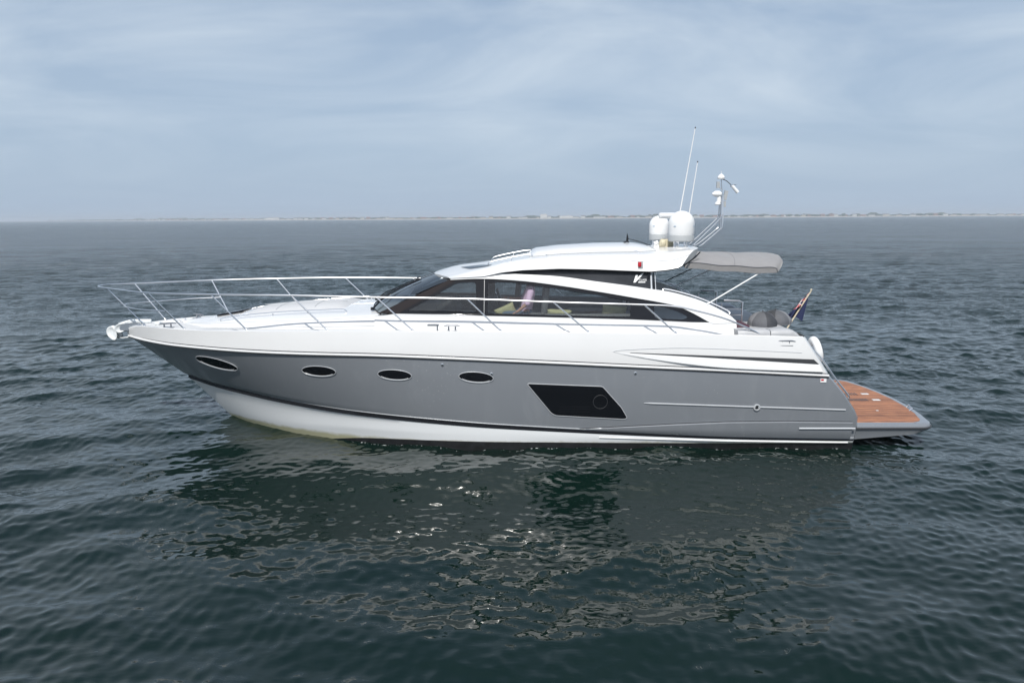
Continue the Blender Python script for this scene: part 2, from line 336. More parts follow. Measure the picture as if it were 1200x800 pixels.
# ------------------------------------------------------------------ far shore
SAND = mat('pale_sand', (.38, .35, .31), .9, var=.1, vscale=.02)
LAND = mat('coastal_grass', (.08, .11, .05), .9, var=.3, vscale=.01)
TREE = mat('far_foliage', (.035, .055, .025), .9, var=.4, vscale=.03)
def shore():
    xs = np.linspace(-4200, 4200, 141)
    def edge(x): return 2500 + 60*sin(x*.0013) + 18*sin(x*.006+1) + .8*max(0, -x-300)
    mb = MB(); rows = []
    for off, z in ((-40, -1.5), (0, .3), (26, 2.4), (34, 3.0), (60, 3.2), (1900, 6), (1960, -2)):
        rows.append([(x, edge(x)+off, z) for x in xs])
    mb.grid(rows); nf = len(xs)-1; mb.m = [0 if k//nf < 3 else 1 for k in range(len(mb.f))]
    tag(mb.build('shore', [SAND, LAND], smooth=False), 'low sandy coast with beach on the horizon', 'shore', kind='structure')
    # tree belt: one far wood
    rng = random.Random(5); mb = MB()
    ico = bmesh.new(); bmesh.ops.create_icosphere(ico, subdivisions=2, radius=1); iv = [v.co.copy() for v in ico.verts]; fi = [tuple(v.index for v in f.verts) for f in ico.faces]; ico.free()
    for i in range(950):
        x = rng.uniform(-3600, 3600); dens = .5+.5*sin(x*.004)*sin(x*.0017+2)+.25*sin(x*.03)
        h = (1.6 + 5.2*max(0, dens)*rng.random()+rng.random()*1.6); w = rng.uniform(6, 24); y = edge(x)+rng.uniform(70, 420)
        vs = [(x+v.x*w*(1+.3*rng.uniform(-1, 1)), y+v.y*w*.7, 3+h*.6+v.z*h*(1+.25*rng.uniform(-1, 1))) for v in iv]
        mb.add(vs, fi)
    tag(mb.build('shore_woodland', TREE, smooth=False, fix=False), 'hazy belt of low trees and bushes behind the far beach', 'woodland', kind='stuff')
    wallc = {'white': (.75, .75, .72), 'brick': (.30, .17, .12), 'cream': (.6, .52, .40)}
    roofc = {'white': (.16, .15, .15), 'brick': (.22, .10, .07), 'cream': (.12, .12, .13)}
    lab = {'white': 'tiny white painted seafront house with dark roof, far across the water',
           'brick': 'tiny red brick seafront house with rust tiled roof, far across the water',
           'cream': 'tiny cream rendered seafront house with charcoal roof, far across the water'}
    glz = mat('far_window_glass', (.05, .06, .07), .1)
    proto = {}
    def house_mesh(kind, w, d, h, rh):
        mb = MB(); mb.box((0, 0, h/2), (w, d, h), 0)
        mb.add([(-w/2-.4, -d/2-.4, h), (w/2+.4, -d/2-.4, h), (w/2+.4, d/2+.4, h), (-w/2-.4, d/2+.4, h), (-w/2-.4, 0, h+rh), (w/2+.4, 0, h+rh)],
               [(0, 1, 5, 4), (2, 3, 4, 5), (0, 4, 3), (1, 2, 5), (0, 3, 2, 1)], 1)
        mb.box((w*.3, 0, h+rh*.8), (.9, .9, 2.2), 0)
        for fl in range(int(h//2.7)):
            for k in range(int(w//3)):
                mb.box((-w/2+1.8+k*3, -d/2-.02, 1.5+fl*2.7), (1.3, .1, 1.2), 2)
        return mb
    for kk in wallc:
        mts = [mat(kk+'_house_wall', wallc[kk], .8), mat(kk+'_house_roof', roofc[kk], .8), glz]
        ms = []
        for w, d, h, rh in ((9, 8, 2.9, 2.2), (14, 9, 5.4, 2.6), (21, 9, 3.0, 2.4)):
            o = house_mesh(kk, w, d, h, rh).build('seafront_house', mts, smooth=False); ms.append(o)
        proto[kk] = ms
    used = set()
    for i in range(150):
        kk = rng.choice(('white', 'white', 'brick', 'cream')); v = rng.randrange(3); src = proto[kk][v]
        if (kk, v) in used: o = src.copy(); COL.objects.link(o)
        else: o = src; used.add((kk, v))
        x = -2300 + 4600*(i+rng.uniform(-.42, .42))/150
        o.location = (x, edge(x)+52+rng.uniform(0, 30), 3.0); o.rotation_euler.z = rng.uniform(-.25, .25)
        tag(o, lab[kk], 'house', '%s houses along the far shore' % kk)
    for kk in proto:
        for v, o in enumerate(proto[kk]):
            if (kk, v) not in used: bpy.data.objects.remove(o)
    # the larger pale blocks one can tell apart
    for px, w, h, label in ((-1115, 52, 9, 'wide white seafront block on the far shore, left of the bow rail'),
                            (62, 24, 13, 'tallest white block on the far shore, above the windscreen side of the roof'),
                            (142, 46, 7, 'long low white building on the far shore, right of the tallest block')):
        mb = MB(); mb.box((0, 0, h/2), (w, 12, h), 0); mb.box((0, 0, h+.3), (w+1, 13, .6), 1)
        for fl in range(int(h//3)):
            for k in range(int(w//4)): mb.box((-w/2+2+k*4, -6.03, 1.7+fl*3), (2.4, .15, 1.4), 2)
        mb.box((w*.2, 1, h+1.4), (4, 4, 1.8), 0)
        o = mb.build('seafront_building', [mat('block_wall', (.78, .77, .74), .8), mat('block_roof', (.3, .3, .3), .8), glz], smooth=False)
        o.location = (px, edge(px)+44, 3.0); tag(o, label, 'building')
shore()
# ------------------------------------------------------------------ haze
hz = MB(); hz.box((0, 0, 14.5), (17800, 17800, 35)); hzo = hz.build('haze', [], smooth=False)
hm = bpy.data.materials.new('haze'); hm.use_nodes = True; t = hm.node_tree; t.nodes.clear()
pv = nd('ShaderNodeVolumePrincipled', t); pv.inputs['Density'].default_value = .00026; pv.inputs['Color'].default_value = (.80, .88, .97, 1); pv.inputs['Anisotropy'].default_value = 0
oo = nd('ShaderNodeOutputMaterial', t); t.links.new(pv.outputs[0], oo.inputs['Volume'])
hzo.data.materials.append(hm); tag(hzo, 'pale haze over the sea and far shore', 'haze', kind='stuff')
# ------------------------------------------------------------------ motor yacht
Y = empty('motor_yacht'); tag(Y, 'grey and white open sports motor yacht lying on calm sea', 'motor yacht')
SHEER = [(-8.95, 1.95), (-8.82, 2.02), (-8.6, 2.07), (-8.183, 2.11), (-7.01, 2.136), (-5.488, 2.199), (-3.803, 2.249), (-2.149, 2.254), (-.485, 2.242), (1.169, 2.212), (2.802, 2.19), (3.891, 2.16), (5.2, 2.12)]
RUB = [(-8.87, 1.80), (-8.501, 1.775), (-7.554, 1.76), (-6.831, 1.772), (-5.561, 1.777), (-4.253, 1.783), (-2.88, 1.787), (-1.408, 1.729), (.608, 1.635), (2.617, 1.534), (3.791, 1.479), (5.7, 1.367)]
STRIPE = [(-7.62, .90), (-7.232, .865), (-6.896, .818), (-5.897, .752), (-5.252, .695), (-4.45, .643), (-3.791, .591), (-2.461, .513), (-1.447, .451), (-.784, .397), (.273, .335), (1.854, .243), (2.677, .2), (3.929, .143), (6.3, .092)]
FOULT = [(-6.45, -.28), (-6.04, -.27), (-5.536, -.25), (-4.8, -.20), (-3.95, -.08), (-3.4, .02), (-2.509, .060), (-1.468, .073), (2.699, .045), (6.28, .022)]
NS = 96
us = np.linspace(0, 1, NS)**1.35
def crv(tab, bf, x0, x1):
    return np.array([(x0+(x1-x0)*u, bf(x0+(x1-x0)*u), ip(x0+(x1-x0)*u, tab)) for u in us])
def smooth_z(c, it=14):
    z = c[:, 2].copy()
    for _ in range(it): z[1:-1] = z[1:-1]*.5+(z[:-2]+z[2:])*.25
    c[:, 2] = z; return c
r_foul = smooth_z(crv(FOULT, b_foul, STEM['foul'], 6.30)); r_str = smooth_z(crv(STRIPE, b_stripe, STEM['stripe'], 6.30))
r_rub = smooth_z(crv(RUB, b_rub, STEM['rub'], 5.70)); r_she = smooth_z(crv(SHEER, b_sheer, STEM['sheer'], 5.20), 6)
# below the water: chine and keel
r_ch = r_foul.copy(); r_ch[:, 1] *= .97; r_ch[:, 0] += np.linspace(.25, 0, NS); r_ch[:, 2] -= .28
r_kl = r_ch.copy(); r_kl[:, 1] = .0; r_kl[:, 2] = -.85+.0*r_kl[:, 0]; r_kl[:, 0] += np.linspace(.7, 0, NS)
def mix(a, b, t, bulge=0):
    c = a*(1-t)+b*t; w = np.clip(np.linspace(-.6, 1.4, NS), 0, 1)
    c[:, 1] += 4*t*(1-t)*bulge*w; return c
def tail(c, t):   # transom profile: convex in side view
    # aft end runs from (5.70,1.37) at the rub to (6.30,.5) and straight down
    return c
rows = [r_kl, mix(r_kl, r_ch, .5), r_ch, r_foul]; nm = []
ni = 7
low = [mix(r_foul, r_str, k/ni, .015) for k in range(1, ni)]
# a spray chine along the white bow
for k, c in enumerate(low):
    if k in (1, 2): c[:, 1] += .014*np.exp(-((c[:, 0]+4.5)/2.2)**2)
ST_T = .080
r_s0 = r_str.copy(); st_w = ST_T*.5*np.interp(r_str[:, 0], [-1, 2.5, 6], [1, .62, .42]); r_s0[:, 2] -= st_w; r_s1 = r_str.copy(); r_s1[:, 2] += st_w; r_s0[:, 1] += .006; r_s1[:, 1] += .006
gn = 14; grey = []
zprof = lambda x: x
for k in range(1, gn):
    tt = k/gn; c = mix(r_str, r_rub, tt, .035)
    # transom curve in profile
    z_end = c[-1, 2]; xe = float(np.interp(z_end, [.09, .40, .49, .55, .70, 1.04, 1.37], [6.30, 6.32, 6.30, 6.31, 6.228, 5.99, 5.70]))
    f = np.clip((c[:, 0]-3.0)/(c[-1, 0]-3.0), 0, 1); c[:, 0] += f*(xe-c[-1, 0])
    grey.append(c)
allrows = rows+low+[r_s0, r_s1]+grey+[r_rub]
def midx(i):
    n0 = len(rows)-1
    if i < n0: return 3
    if i < n0+ni-0: return 1
    if i == len(rows)+len(low): return 2
    return 0
mb = MB()
for sgn in (-1, 1):
    rr = [[(p[0], sgn*p[1], p[2]) for p in c] for c in allrows]
    base = len(mb.f); mb.grid(rr)
    for q in range(len(rr)-1):
        mi = 3 if q < 3 else (1 if q < len(rows)+len(low)-0 else (2 if q == len(rows)+len(low) else 0))
        for k in range(NS-1): mb.m[base+q*(NS-1)+k] = mi
# transom
for q in range(len(allrows)-1):
    a, b = allrows[q][-1], allrows[q+1][-1]; mi = 3 if q < 3 else 0
    ys = [1, .97, .9, .5, 0, -.5, -.9, -.97, -1]; bulg = [0, .05, .085, .10, .11, .10, .085, .05, 0]
    ra = [(a[0]+w, -a[1]*s, a[2]) for s, w in zip(ys, bulg)]; rb = [(b[0]+w, -b[1]*s, b[2]) for s, w in zip(ys, bulg)]
    mb.grid([ra, rb], mi)
hull = mb.build('hull', [GREY, LOWW, BLACK, FOUL], Y, ang=30)
# white topsides and deck moulding
def inset(c, d, dz):
    o = c.copy(); o[:, 1] = np.maximum(o[:, 1]-d, 0); o[:, 0] = o[:, 0] + np.clip(d-c[:, 1], 0, d)*.9; o[:, 2] += dz; return o
top = [mix(r_rub, r_she, t_, .02) for t_ in (0, .2, .4, .6, .8, .93)]; top[0][:, 1] += .0
lip = [r_she, inset(r_she, .03, .012), inset(r_she, .075, .006), inset(r_she, .085, -.035)]
deck = []
for t_ in (0, .25, .5, .75, 1):
    c = inset(r_she, .085, -.035); c[:, 1] *= (1-t_); c[:, 2] += .05*(t_*(2-t_))*np.clip(c[:, 0]*-.3, 0, 1); deck.append(c)
mb = MB(); mrows = top+lip+deck[1:]
cut = int(np.argmax(r_she[:, 0] > 3.9))
for sgn in (-1, 1):
    rr = [[(p[0], sgn*p[1], p[2]) for p in c] for c in mrows[:len(top)+len(lip)]]; mb.grid(rr, 0)
    rr = [[(p[0], sgn*p[1], p[2]) for p in c[:cut]] for c in [lip[-1]]+deck[1:]]; mb.grid(rr, 1)
    # closing end face down the transom quarter
ys = [1, .97, .9, .5, 0, -.5, -.9, -.97, -1]; bulg = [0, .05, .085, .10, .11, .10, .085, .05, 0]
for q in range(len(top)+0):
    a, b = (top+[r_she])[q][-1], (top+[r_she])[q+1][-1]
    mb.grid([[(a[0]+w, -a[1]*s, a[2]) for s, w in zip(ys, bulg)], [(b[0]+w, -b[1]*s, b[2]) for s, w in zip(ys, bulg)]], 0)
mould = mb.build('deck_moulding', [WHITE, DECKW], Y, ang=32)
# rub rail
def railalong(c, off, dz, r, i0=0, i1=None, flat=1):
    pts = [(p[0]-(.02 if p[1] < .05 else 0), p[1]+off, p[2]+dz) for p in c[i0:i1]]; return pts
mb = MB()
for sgn in (-1, 1):
    mb.tube([(x, sgn*y, z) for x, y, z in railalong(r_rub, .008, .022, 0)], .022, 8, 0)
    mb.tube([(x, sgn*y, z) for x, y, z in railalong(r_rub, .012, -.006, 0)], .011, 6, 1)
    mb.tube([(x, sgn*y, z) for x, y, z in railalong(r_rub, .004, .062, 0)], .006, 5, 1)
mb.build('rub_rail', [WHITE, BLACK], Y)
mb = MB()
for sgn in (-1, 1): mb.tube([(x, sgn*(y+.012), z+.052) for x, y, z in r_str[1:]], .008, 6, 0)
mb.build('chrome_pinstripe', [SILVER], Y)

dg = bpy.context.evaluated_depsgraph_get()
def bvh(o):
    bm = bmesh.new(); bm.from_mesh(o.data); b = BVHTree.FromBMesh(bm); bm.free(); return b
HB, MBV = bvh(hull), bvh(mould)
def side(x, z, which=None, off=0.0, sgn=-1):
    """point on the outer skin at (x, z), pushed out by off; and its normal"""
    best = None
    for b in ([which] if which else [HB, MBV]):
        h = b.ray_cast(Vector((x, sgn*6, z)), Vector((0, -sgn, 0)))
        if h[0] is not None and abs(h[0].y) > .02 and (best is None or abs(h[0].y) > abs(best[0].y)): best = h
    if best is None: return Vector((x, sgn*2.2, z)), Vector((0, sgn, 0))
    n = best[1]; n = n if n.y*sgn > 0 else -n
    return best[0]+n*off, n
def patch(mb, outline, off, which=None, mi=0, sgn=-1, depth=.03, ns=14):
    """a skin-hugging plate: outline in (x,z) given as lower and upper lists of equal length"""
    lo, up = outline; rows = []
    for (a, b) in zip(lo, up):
        rows.append([side(a[0]+(b[0]-a[0])*k/ns, a[1]+(b[1]-a[1])*k/ns, which, off, sgn)[0] for k in range(ns+1)])
    mb.grid(rows, mi); inner = []
    # rim
    ring = [r[0] for r in rows]+rows[-1][1:]+[r[-1] for r in rows[::-1]][1:]+rows[0][::-1][1:-1]
    ring2 = [Vector((p.x, p.y-sgn*depth, p.z)) for p in ring]
    mb.grid([ring, ring2], mi, closed=True)
def resamp(p, n):
    p = np.array(p, float); d = np.r_[0, np.cumsum(np.hypot(*np.diff(p, axis=0).T))]; s = np.linspace(0, d[-1], n)
    return np.stack([np.interp(s, d, p[:, 0]), np.interp(s, d, p[:, 1])], 1)

# portholes
for sgn in (-1, 1):
    for cx_, cz_, w_, h_, tilt in ((-6.38, 1.457, 1.04, .245, -.135), (-4.035, 1.456, .70, .215, -.01), (-2.522, 1.422, .655, .205, -.055), (-.962, 1.384, .655, .205, -.075)):
        def lens(sc, n=40):
            out = []
            for k in range(n):
                a = 2*pi*k/n; ex = cos(a); ez = sin(a); ez = math.copysign(abs(ez)**.95, ez)
                x = ex*w_/2*sc; z = ez*h_/2*sc
                out.append((cx_+x*cos(tilt)-z*sin(tilt), cz_+x*sin(tilt)+z*cos(tilt)))
            return out
        root = MB(); ring = [side(x, z, HB, .012, sgn)[0] for x, z in lens(1.0)]
        root.tube(ring, .0055, 8, 0, closed=True)
        po = root.build('porthole', [SILVER], Y)
        g = MB(); outer = [side(x, z, HB, .006, sgn)[0] for x, z in lens(.99)]; mid = [side(x, z, HB, .007, sgn)[0] for x, z in lens(.5)]
        c0 = side(cx_, cz_, HB, .007, sgn)[0]
        g.grid([outer, mid], 0, closed=True); n0 = len(g.v); g.add(mid+[c0], [(k, (k+1) % 40, 40) for k in range(40)])
        g.build('glass', [DGLASS], po)
        # lower inside lip that catches the light
        l2 = MB(); seg = [side(x, z, HB, .010, sgn)[0] for x, z in lens(.90)][23:38]; l2.tube(seg, .0055, 6); l2.build('lip', [SILVER], po)
# big hull window
def rounded(poly, r, n=5):
    out = []; m = len(poly)
    for i in range(m):
        p = np.array(poly[i], float); a = np.array(poly[i-1], float)-p; b = np.array(poly[(i+1) % m], float)-p
        rr = min(r, np.linalg.norm(a)/2.2, np.linalg.norm(b)/2.2); a = p+a/np.linalg.norm(a)*rr; b = p+b/np.linalg.norm(b)*rr
        for k in range(n+1):
            t_ = k/n; out.append(tuple(a*(1-t_)**2+p*2*t_*(1-t_)+b*t_*t_))
    return out
def densify(poly, d=.12):
    out = []
    for i in range(len(poly)):
        a, b = np.array(poly[i]), np.array(poly[(i+1) % len(poly)]); n = max(1, int(np.linalg.norm(b-a)/d))
        for k in range(n): out.append(tuple(a+(b-a)*k/n))
    return out
HW = [(.0, 1.262), (1.437, 1.203), (1.80, .79), (1.925, .575), (1.86, .548), (.56, .62), (.47, .67)]
for sgn in (-1, 1):
    pl = densify(rounded(HW, .05)); rim = [side(x, z, HB, .010, sgn)[0] for x, z in pl]
    root = MB(); tr = tessellate_polygon([[Vector((x, z, 0)) for x, z in pl]])
    root.add(rim, [tuple(q) for q in tr]); hw = root.build('hull_window', [DGLASS], Y, smooth=False)
    f = MB(); f.tube([side(x, z, HB, .009, sgn)[0] for x, z in pl], .006, 6, closed=True); f.build('window_frame', [SILVER], hw)
    o_ = MB(); o_.tube([side(1.40+.135*cos(a), .90+.135*sin(a), HB, .012, sgn)[0] for a in np.linspace(0, 2*pi, 28)[:-1]], .004, 6, closed=True); o_.build('opening_port', [RUBBER], hw)
    s_ = MB()
    for z_ in (.70, .75, .80): s_.tube([side(x, z_, HB, .012, sgn)[0] for x in np.linspace(.62, 1.2, 8)], .004, 5)
    s_.build('blind_slat', [BLACK], hw)
# quarter panel line, silver strips, exhaust and fittings
ql = [(.95, .328), (1.3, .350), (1.85, .385), (2.83, .440), (3.857, .483), (5.0, .490), (6.22, .468)]
for sgn in (-1, 1):
    mb = MB(); up = resamp(ql, 40); lo = np.array([(x, ip(x, STRIPE)+.045) for x, _ in up]); up[0, 1] = lo[0, 1]+.01
    rows_ = []
    for i_, (a, b) in enumerate(zip(lo, up)):
        w_ = min(1, i_/14)
        r_ = [side(a[0]+(b[0]-a[0])*k/8, a[1]+(b[1]-a[1])*k/8, HB, .006+.045*w_*math.sin(min(1, (k+1.5)/6)*pi/2), sgn)[0] for k in range(9)]
        r_.append(side(b[0], b[1]+.012, HB, -.004, sgn)[0]); r_.insert(0, side(a[0], a[1]-.004, HB, -.004, sgn)[0]); rows_.append(r_)
    mb.grid(rows_); qp = mb.build('quarter_panel', [GREY], Y, ang=60)
    g = MB(); g.tube([side(x, z+.014, HB, .004, sgn)[0] for x, z in resamp(ql, 40)], .006, 5); g.build('seam', [BLACK], qp)
    mb = MB(); mb.tube([side(x, z, HB, .008, sgn)[0] for x, z in resamp([(2.225, .875), (4.374, .79), (6.07, .722)], 30)], [.004]+[.013]*28+[.012], 6); mb.build('silver_strake', [SILVER], Y)
    mb = MB(); mb.tube([side(x, z, HB, .058, sgn)[0] for x, z in resamp([(5.2, .372), (6.27, .366)], 12)], .017, 8); mb.build('bumper_strip', [SILVER], Y)
    p, n = side(4.374, .785, HB, .012, sgn); q = n.to_track_quat('Z', 'Y').to_matrix()
    mb = MB(); mb.lathe([(.065, 0), (.065, .014), (.045, .018), (.043, .004)], p, 20, 0, q); mb.lathe([(.04, .0), (.038, .006), (.01, .008)], p, 16, 1, q); mb.build('outlet', [SILVER, BLACK], Y)
    for (x, z) in ((-.87+.2, 1.47-.02), (-1.6, 1.63), (2.05, 1.46)):
        p, n = side(x, z, HB, .003, sgn); q = n.to_track_quat('Z', 'Y').to_matrix()
        mb = MB(); mb.lathe([(.026, 0), (.026, .012), (.014, .016)], p, 14, 0, q); mb.lathe([(.012, .016), (.011, .018)], p, 10, 1, q); mb.build('drain_fitting', [CHROME, BLACK], Y)
    p, n = side(5.60, 1.30, HB, .008, sgn)
    mb = MB(); mb.box(p, (.11, .014, .07), 0); mb.box((p[0]-.02, p[1]+sgn*.004, p[2]+.012), (.05, .014, .03), 1); mb.build('registration_sticker', [PLAST, FRED], Y, smooth=False)
    mb = MB(); mb.tube([side(x, z, HB, .006, sgn)[0] for x, z in resamp([(1.4, .172), (4.0, .092), (6.2, .048)], 30)], .012, 6); mb.build('lower_white_stripe', [PLAST], Y)
# swoosh recess on the white quarter
for sgn in (-1, 1):
    mb = MB()
    a_ = spline([(1.63, 1.868), (1.75, 1.895), (2.292, 1.921), (2.93, 1.934), (3.728, 1.908), (5.17, 1.832)], 6)
    b_ = spline([(1.63, 1.868), (2.055, 1.766), (2.941, 1.622), (3.906, 1.521), (5.58, 1.447)], 6)
    mb.tube([side(x, z, MBV, .001, sgn)[0] for x, z in a_], .006, 6); mb.tube([side(x, z, MBV, .001, sgn)[0] for x, z in b_], .004, 6)
    mb.build('moulded_crease', [SILVER], Y)
    mb = MB(); up = resamp([(1.949, 1.852), (3.577, 1.782), (5.40, 1.703)], 40); lo = resamp([(1.949, 1.846), (3.577, 1.742), (5.50, 1.612)], 40)
    patch(mb, (lo, up), .006, MBV, 0, sgn, .02, 3); mb.build('dark_flash', [RUBBER], Y)
    # soft shelf under the flash
    mb = MB(); up = resamp([(1.75, 1.850), (3.577, 1.736), (5.51, 1.604)], 40); lo = resamp(b_[2:], 40); rows_ = []
    for i_, (a, b) in enumerate(zip(lo, up)):
        w_ = min(1, i_/18); rows_.append([side(a[0]+(b[0]-a[0])*k/6, a[1]+(b[1]-a[1])*k/6, MBV, (.002+.05*w_*(1-abs(k/6-.15))) if 0 < k < 6 else -.003, sgn)[0] for k in range(7)])
    mb.grid(rows_); mb.build('quarter_fairing', [WHITE], Y, ang=60)

# coachroof and cabin lower sides -----------------------------------------
def Wc(x): return min(1.85, b_sheer(x)-.42)
def YW(x, z): return Wc(x)-.42*(z-2.3)
def YWl(x, z): return YW(max(x, -3.0), z)
CR = [(-8.05, 2.10), (-7.33, 2.21), (-6.46, 2.335), (-5.94, 2.415), (-4.84, 2.505), (-3.9, 2.55), (-3.15, 2.575), (-2.8, 2.58)]
SH = [(-8.05, 2.09), (-7.33, 2.15), (-6.46, 2.23), (-5.5, 2.31), (-4.5, 2.37), (-3.6, 2.42), (-2.8, 2.49)]
rows_ = []
for x in np.linspace(-8.05, -2.75, 44):
    f = min(1, ((x+8.15)/1.5))**.6 if x < -6.65 else 1
    w_ = max(.05, (b_sheer(x)-.42)*f); zb = ip(x, SHEER)-.05; zs = ip(x, SH); zc = ip(x, CR)
    w_ = min(w_, 1.85); r_ = [(w_+.01, zb), (w_-.01, zb+.35*(zs-zb)), (w_-.045, zb+.75*(zs-zb)), (w_-.10, zs), (w_-.20, zs+.25*(zc-zs))]
    wt = w_-.20
    for k in (.8, .6, .4, .2, 0): r_.append((wt*k, zs+.25*(zc-zs)+.75*(zc-zs)*(1-k*k)))
    full = [(x, -a, b) for a, b in r_]+[(x, a, b) for a, b in r_[::-1][1:]]; rows_.append(full)
mb = MB(); mb.grid(rows_); coach = mb.build('coachroof', [WHITE], Y, ang=40)
mb = MB()
for e_ in (1, -2):
    mb.tube([Vector(r[e_])+Vector((0, 0, .0)) for r in rows_[2:]], .005, 5)
for q_ in (3, 14): mb.tube([rows_[k][q_] for k in range(6, len(rows_))], .0045, 5)
mb.build('deck_seam', [GPLAST], coach)
def panel(mb, outline, holes, sgn, thick=.05, mi=0, off=0.0, yf=None):
    """flat-ish plate lying on the cabin side surface, with openings"""
    yf = yf or YW; loops = [densify(outline, .10)]+[densify(h, .10) for h in holes]
    pts = [p for l in loops for p in l]
    tri = tessellate_polygon([[Vector((x, z, 0)) for x, z in l] for l in loops])
    A = [(x, sgn*(yf(x, z)+off), z) for x, z in pts]; B = [(x, sgn*(yf(x, z)+off-thick), z) for x, z in pts]
    mb.add(A, [tuple(q) for q in tri], mi); mb.add(B, [tuple(q)[::-1] for q in tri], mi); o = 0
    for l in loops:
        n = len(l); mb.add(A[o:o+n]+B[o:o+n], [(k, (k+1) % n, n+(k+1) % n, n+k) for k in range(n)], mi); o += n
WT = [(-1.47, 3.165), (-.842, 3.182), (-.067, 3.135), (.637, 3.047), (1.337, 2.940), (2.016, 2.825), (2.823, 2.678), (3.163, 2.549), (3.54, 2.345)]   # top line of window
WB = [(-2.98, 2.525), (-2.56, 2.526), (-1.451, 2.513), (-.75, 2.482), (.28, 2.455), (2.0, 2.408), (3.2, 2.352)]
AT = [(-.535, 3.283), (-.067, 3.262), (.639, 3.22), (1.341, 3.125), (2.024, 3.035), (2.438, 2.972), (2.884, 2.90), (3.431, 2.735), (3.883, 2.51), (4.05, 2.37)]  # top line of arch
UT = [(-.07, 3.340), (.641, 3.366), (1.347, 3.350), (2.034, 3.318), (2.425, 3.300)]
WTs = spline(WT, 4); ATs = spline(AT, 4)
for sgn in (-1, 1):
    # lower coaming
    lo = [(x, ip(x, SHEER)-.06) for x in np.linspace(4.05, -2.95, 30)]
    out = [(-2.98, 2.47)]+WB[1:]+[(3.54, 2.345), (3.62, 2.32), (4.05, 2.34)]+lo
    mb = MB(); panel(mb, out, [], sgn, .06, yf=lambda x, z: YWl(x, z)+.02); mb.build('cabin_coaming', [WHITE], Y, ang=40)
    # arch
    out = [(-1.50, 3.165)]+WTs[1:]+[(3.62, 2.32), (4.05, 2.34)]+ATs[::-1]+[(-.84, 3.24), (-1.50, 3.20)]
    mb = MB(); panel(mb, out, [], sgn, .12, yf=lambda x, z: YWl(x, z)+.03); ar = mb.build('roof_arch', [WHITE], Y, bevel=.008, ang=40)
    # dark window frame with its openings
    out = [(-2.86, 2.528)]+[(x, z+.001) for x, z in WB[1:]]+[(3.5, 2.345)]+[(x, z) for x, z in WTs[::-1]]
    O1 = [(-2.33, 2.585), (-1.37, 3.10), (-1.0, 3.115), (-.98, 2.56)]; O2 = [(-.76, 3.115), (-.28, 3.10), (.55, 2.99), (1.37, 2.865), (2.02, 2.745), (2.02, 2.455), (.55, 2.49), (-.76, 2.53)]
    O3 = [(2.48, 2.67), (2.88, 2.575), (3.14, 2.45), (3.05, 2.405), (2.48, 2.425)]
    O = [rounded(h, .05, 4) for h in (O1, O2, O3)]
    mb = MB(); panel(mb, out, O, sgn, .03, yf=lambda x, z: YWl(x, z)); fr = mb.build('side_window', [BGLASS], Y, ang=30)
    for h in O:
        mb = MB(); panel(mb, h, [], sgn, .006, yf=lambda x, z: YWl(x, z)-.012); mb.build('pane', [GLASS], fr, smooth=False)
    mb = MB(); mb.tube([(-.83, sgn*(YW(-.83, z)+.004), z) for z in (2.50, 3.18)], .0025, 5); mb.build('pane_joint', [SILVER], fr)
    # a brown interior pillar behind the windscreen edge
    # smoked panel between arch and hardtop
    out = [(-.535, 3.275)]+[(x, z-.01) for x, z in AT[1:6]]+[(2.425, 2.965), (2.425, 3.36)]+[(x, z+.05) for x, z in UT[::-1]]
    mb = MB(); panel(mb, out, [], sgn, .03, yf=lambda x, z: YWl(x, z)-.01); up_ = mb.build('quarterlight', [UGLASS], Y, ang=40)
    mb = MB()
    for dx_, r_, mi in ((.02, .018, 0), (.065, .014, 1), (.10, .008, 0)):
        mb.tube([(2.43+dx_, sgn*(YW(2.43, 2.95)-.01), 2.95), (2.43+dx_, sgn*(YW(2.43, 3.36)-.01), 3.36)], r_, 8, mi)
    mb.build('roof_post', [SILVER, BLACK], Y)
    # emblem: big slanted V with small word and bar
    lg = MB(); 
    def put(poly, th=.006, off=.004): panel(lg, poly, [], sgn, th, yf=lambda x, z: YWl(x, z)-.01+off)
    mir = 1
    put([(2.099+(a-742)*.0163, 3.258-(b-321)*.0163) for a, b in ((745.3, 322), (747.9, 322), (746.4, 326.3), (751, 321.6), (754.8, 320), (752.4, 323.2), (744.3, 331), (742, 331))])
    put([(2.197, 3.108), (2.335, 3.108), (2.330, 3.092), (2.192, 3.092)])
    lg.build('emblem', [PLAST], up_, smooth=False)
# lettering
def text(s, size, loc, rot, m, parent, name, ext=.003):
    cu = bpy.data.curves.new(name, 'FONT'); cu.body = s; cu.size = size; cu.extrude = ext; cu.space_character = .95
    ob = bpy.data.objects.new(name, cu); COL.objects.link(ob); dgx = bpy.context.evaluated_depsgraph_get()
    me = bpy.data.meshes.new_from_object(ob.evaluated_get(dgx)); bpy.data.objects.remove(ob)
    o = bpy.data.objects.new(name, me); COL.objects.link(o); me.materials.append(m); o.location = loc; o.rotation_euler = rot
    if parent: o.parent = parent
    return o
text('CLASS', .058, (2.205, -(YW(2.2, 3.13)-.003), 3.125), (pi/2-.40, 0, -.02), PLAST, [o for o in Y.children if o.name.startswith('quarterlight')][0], 'lettering')

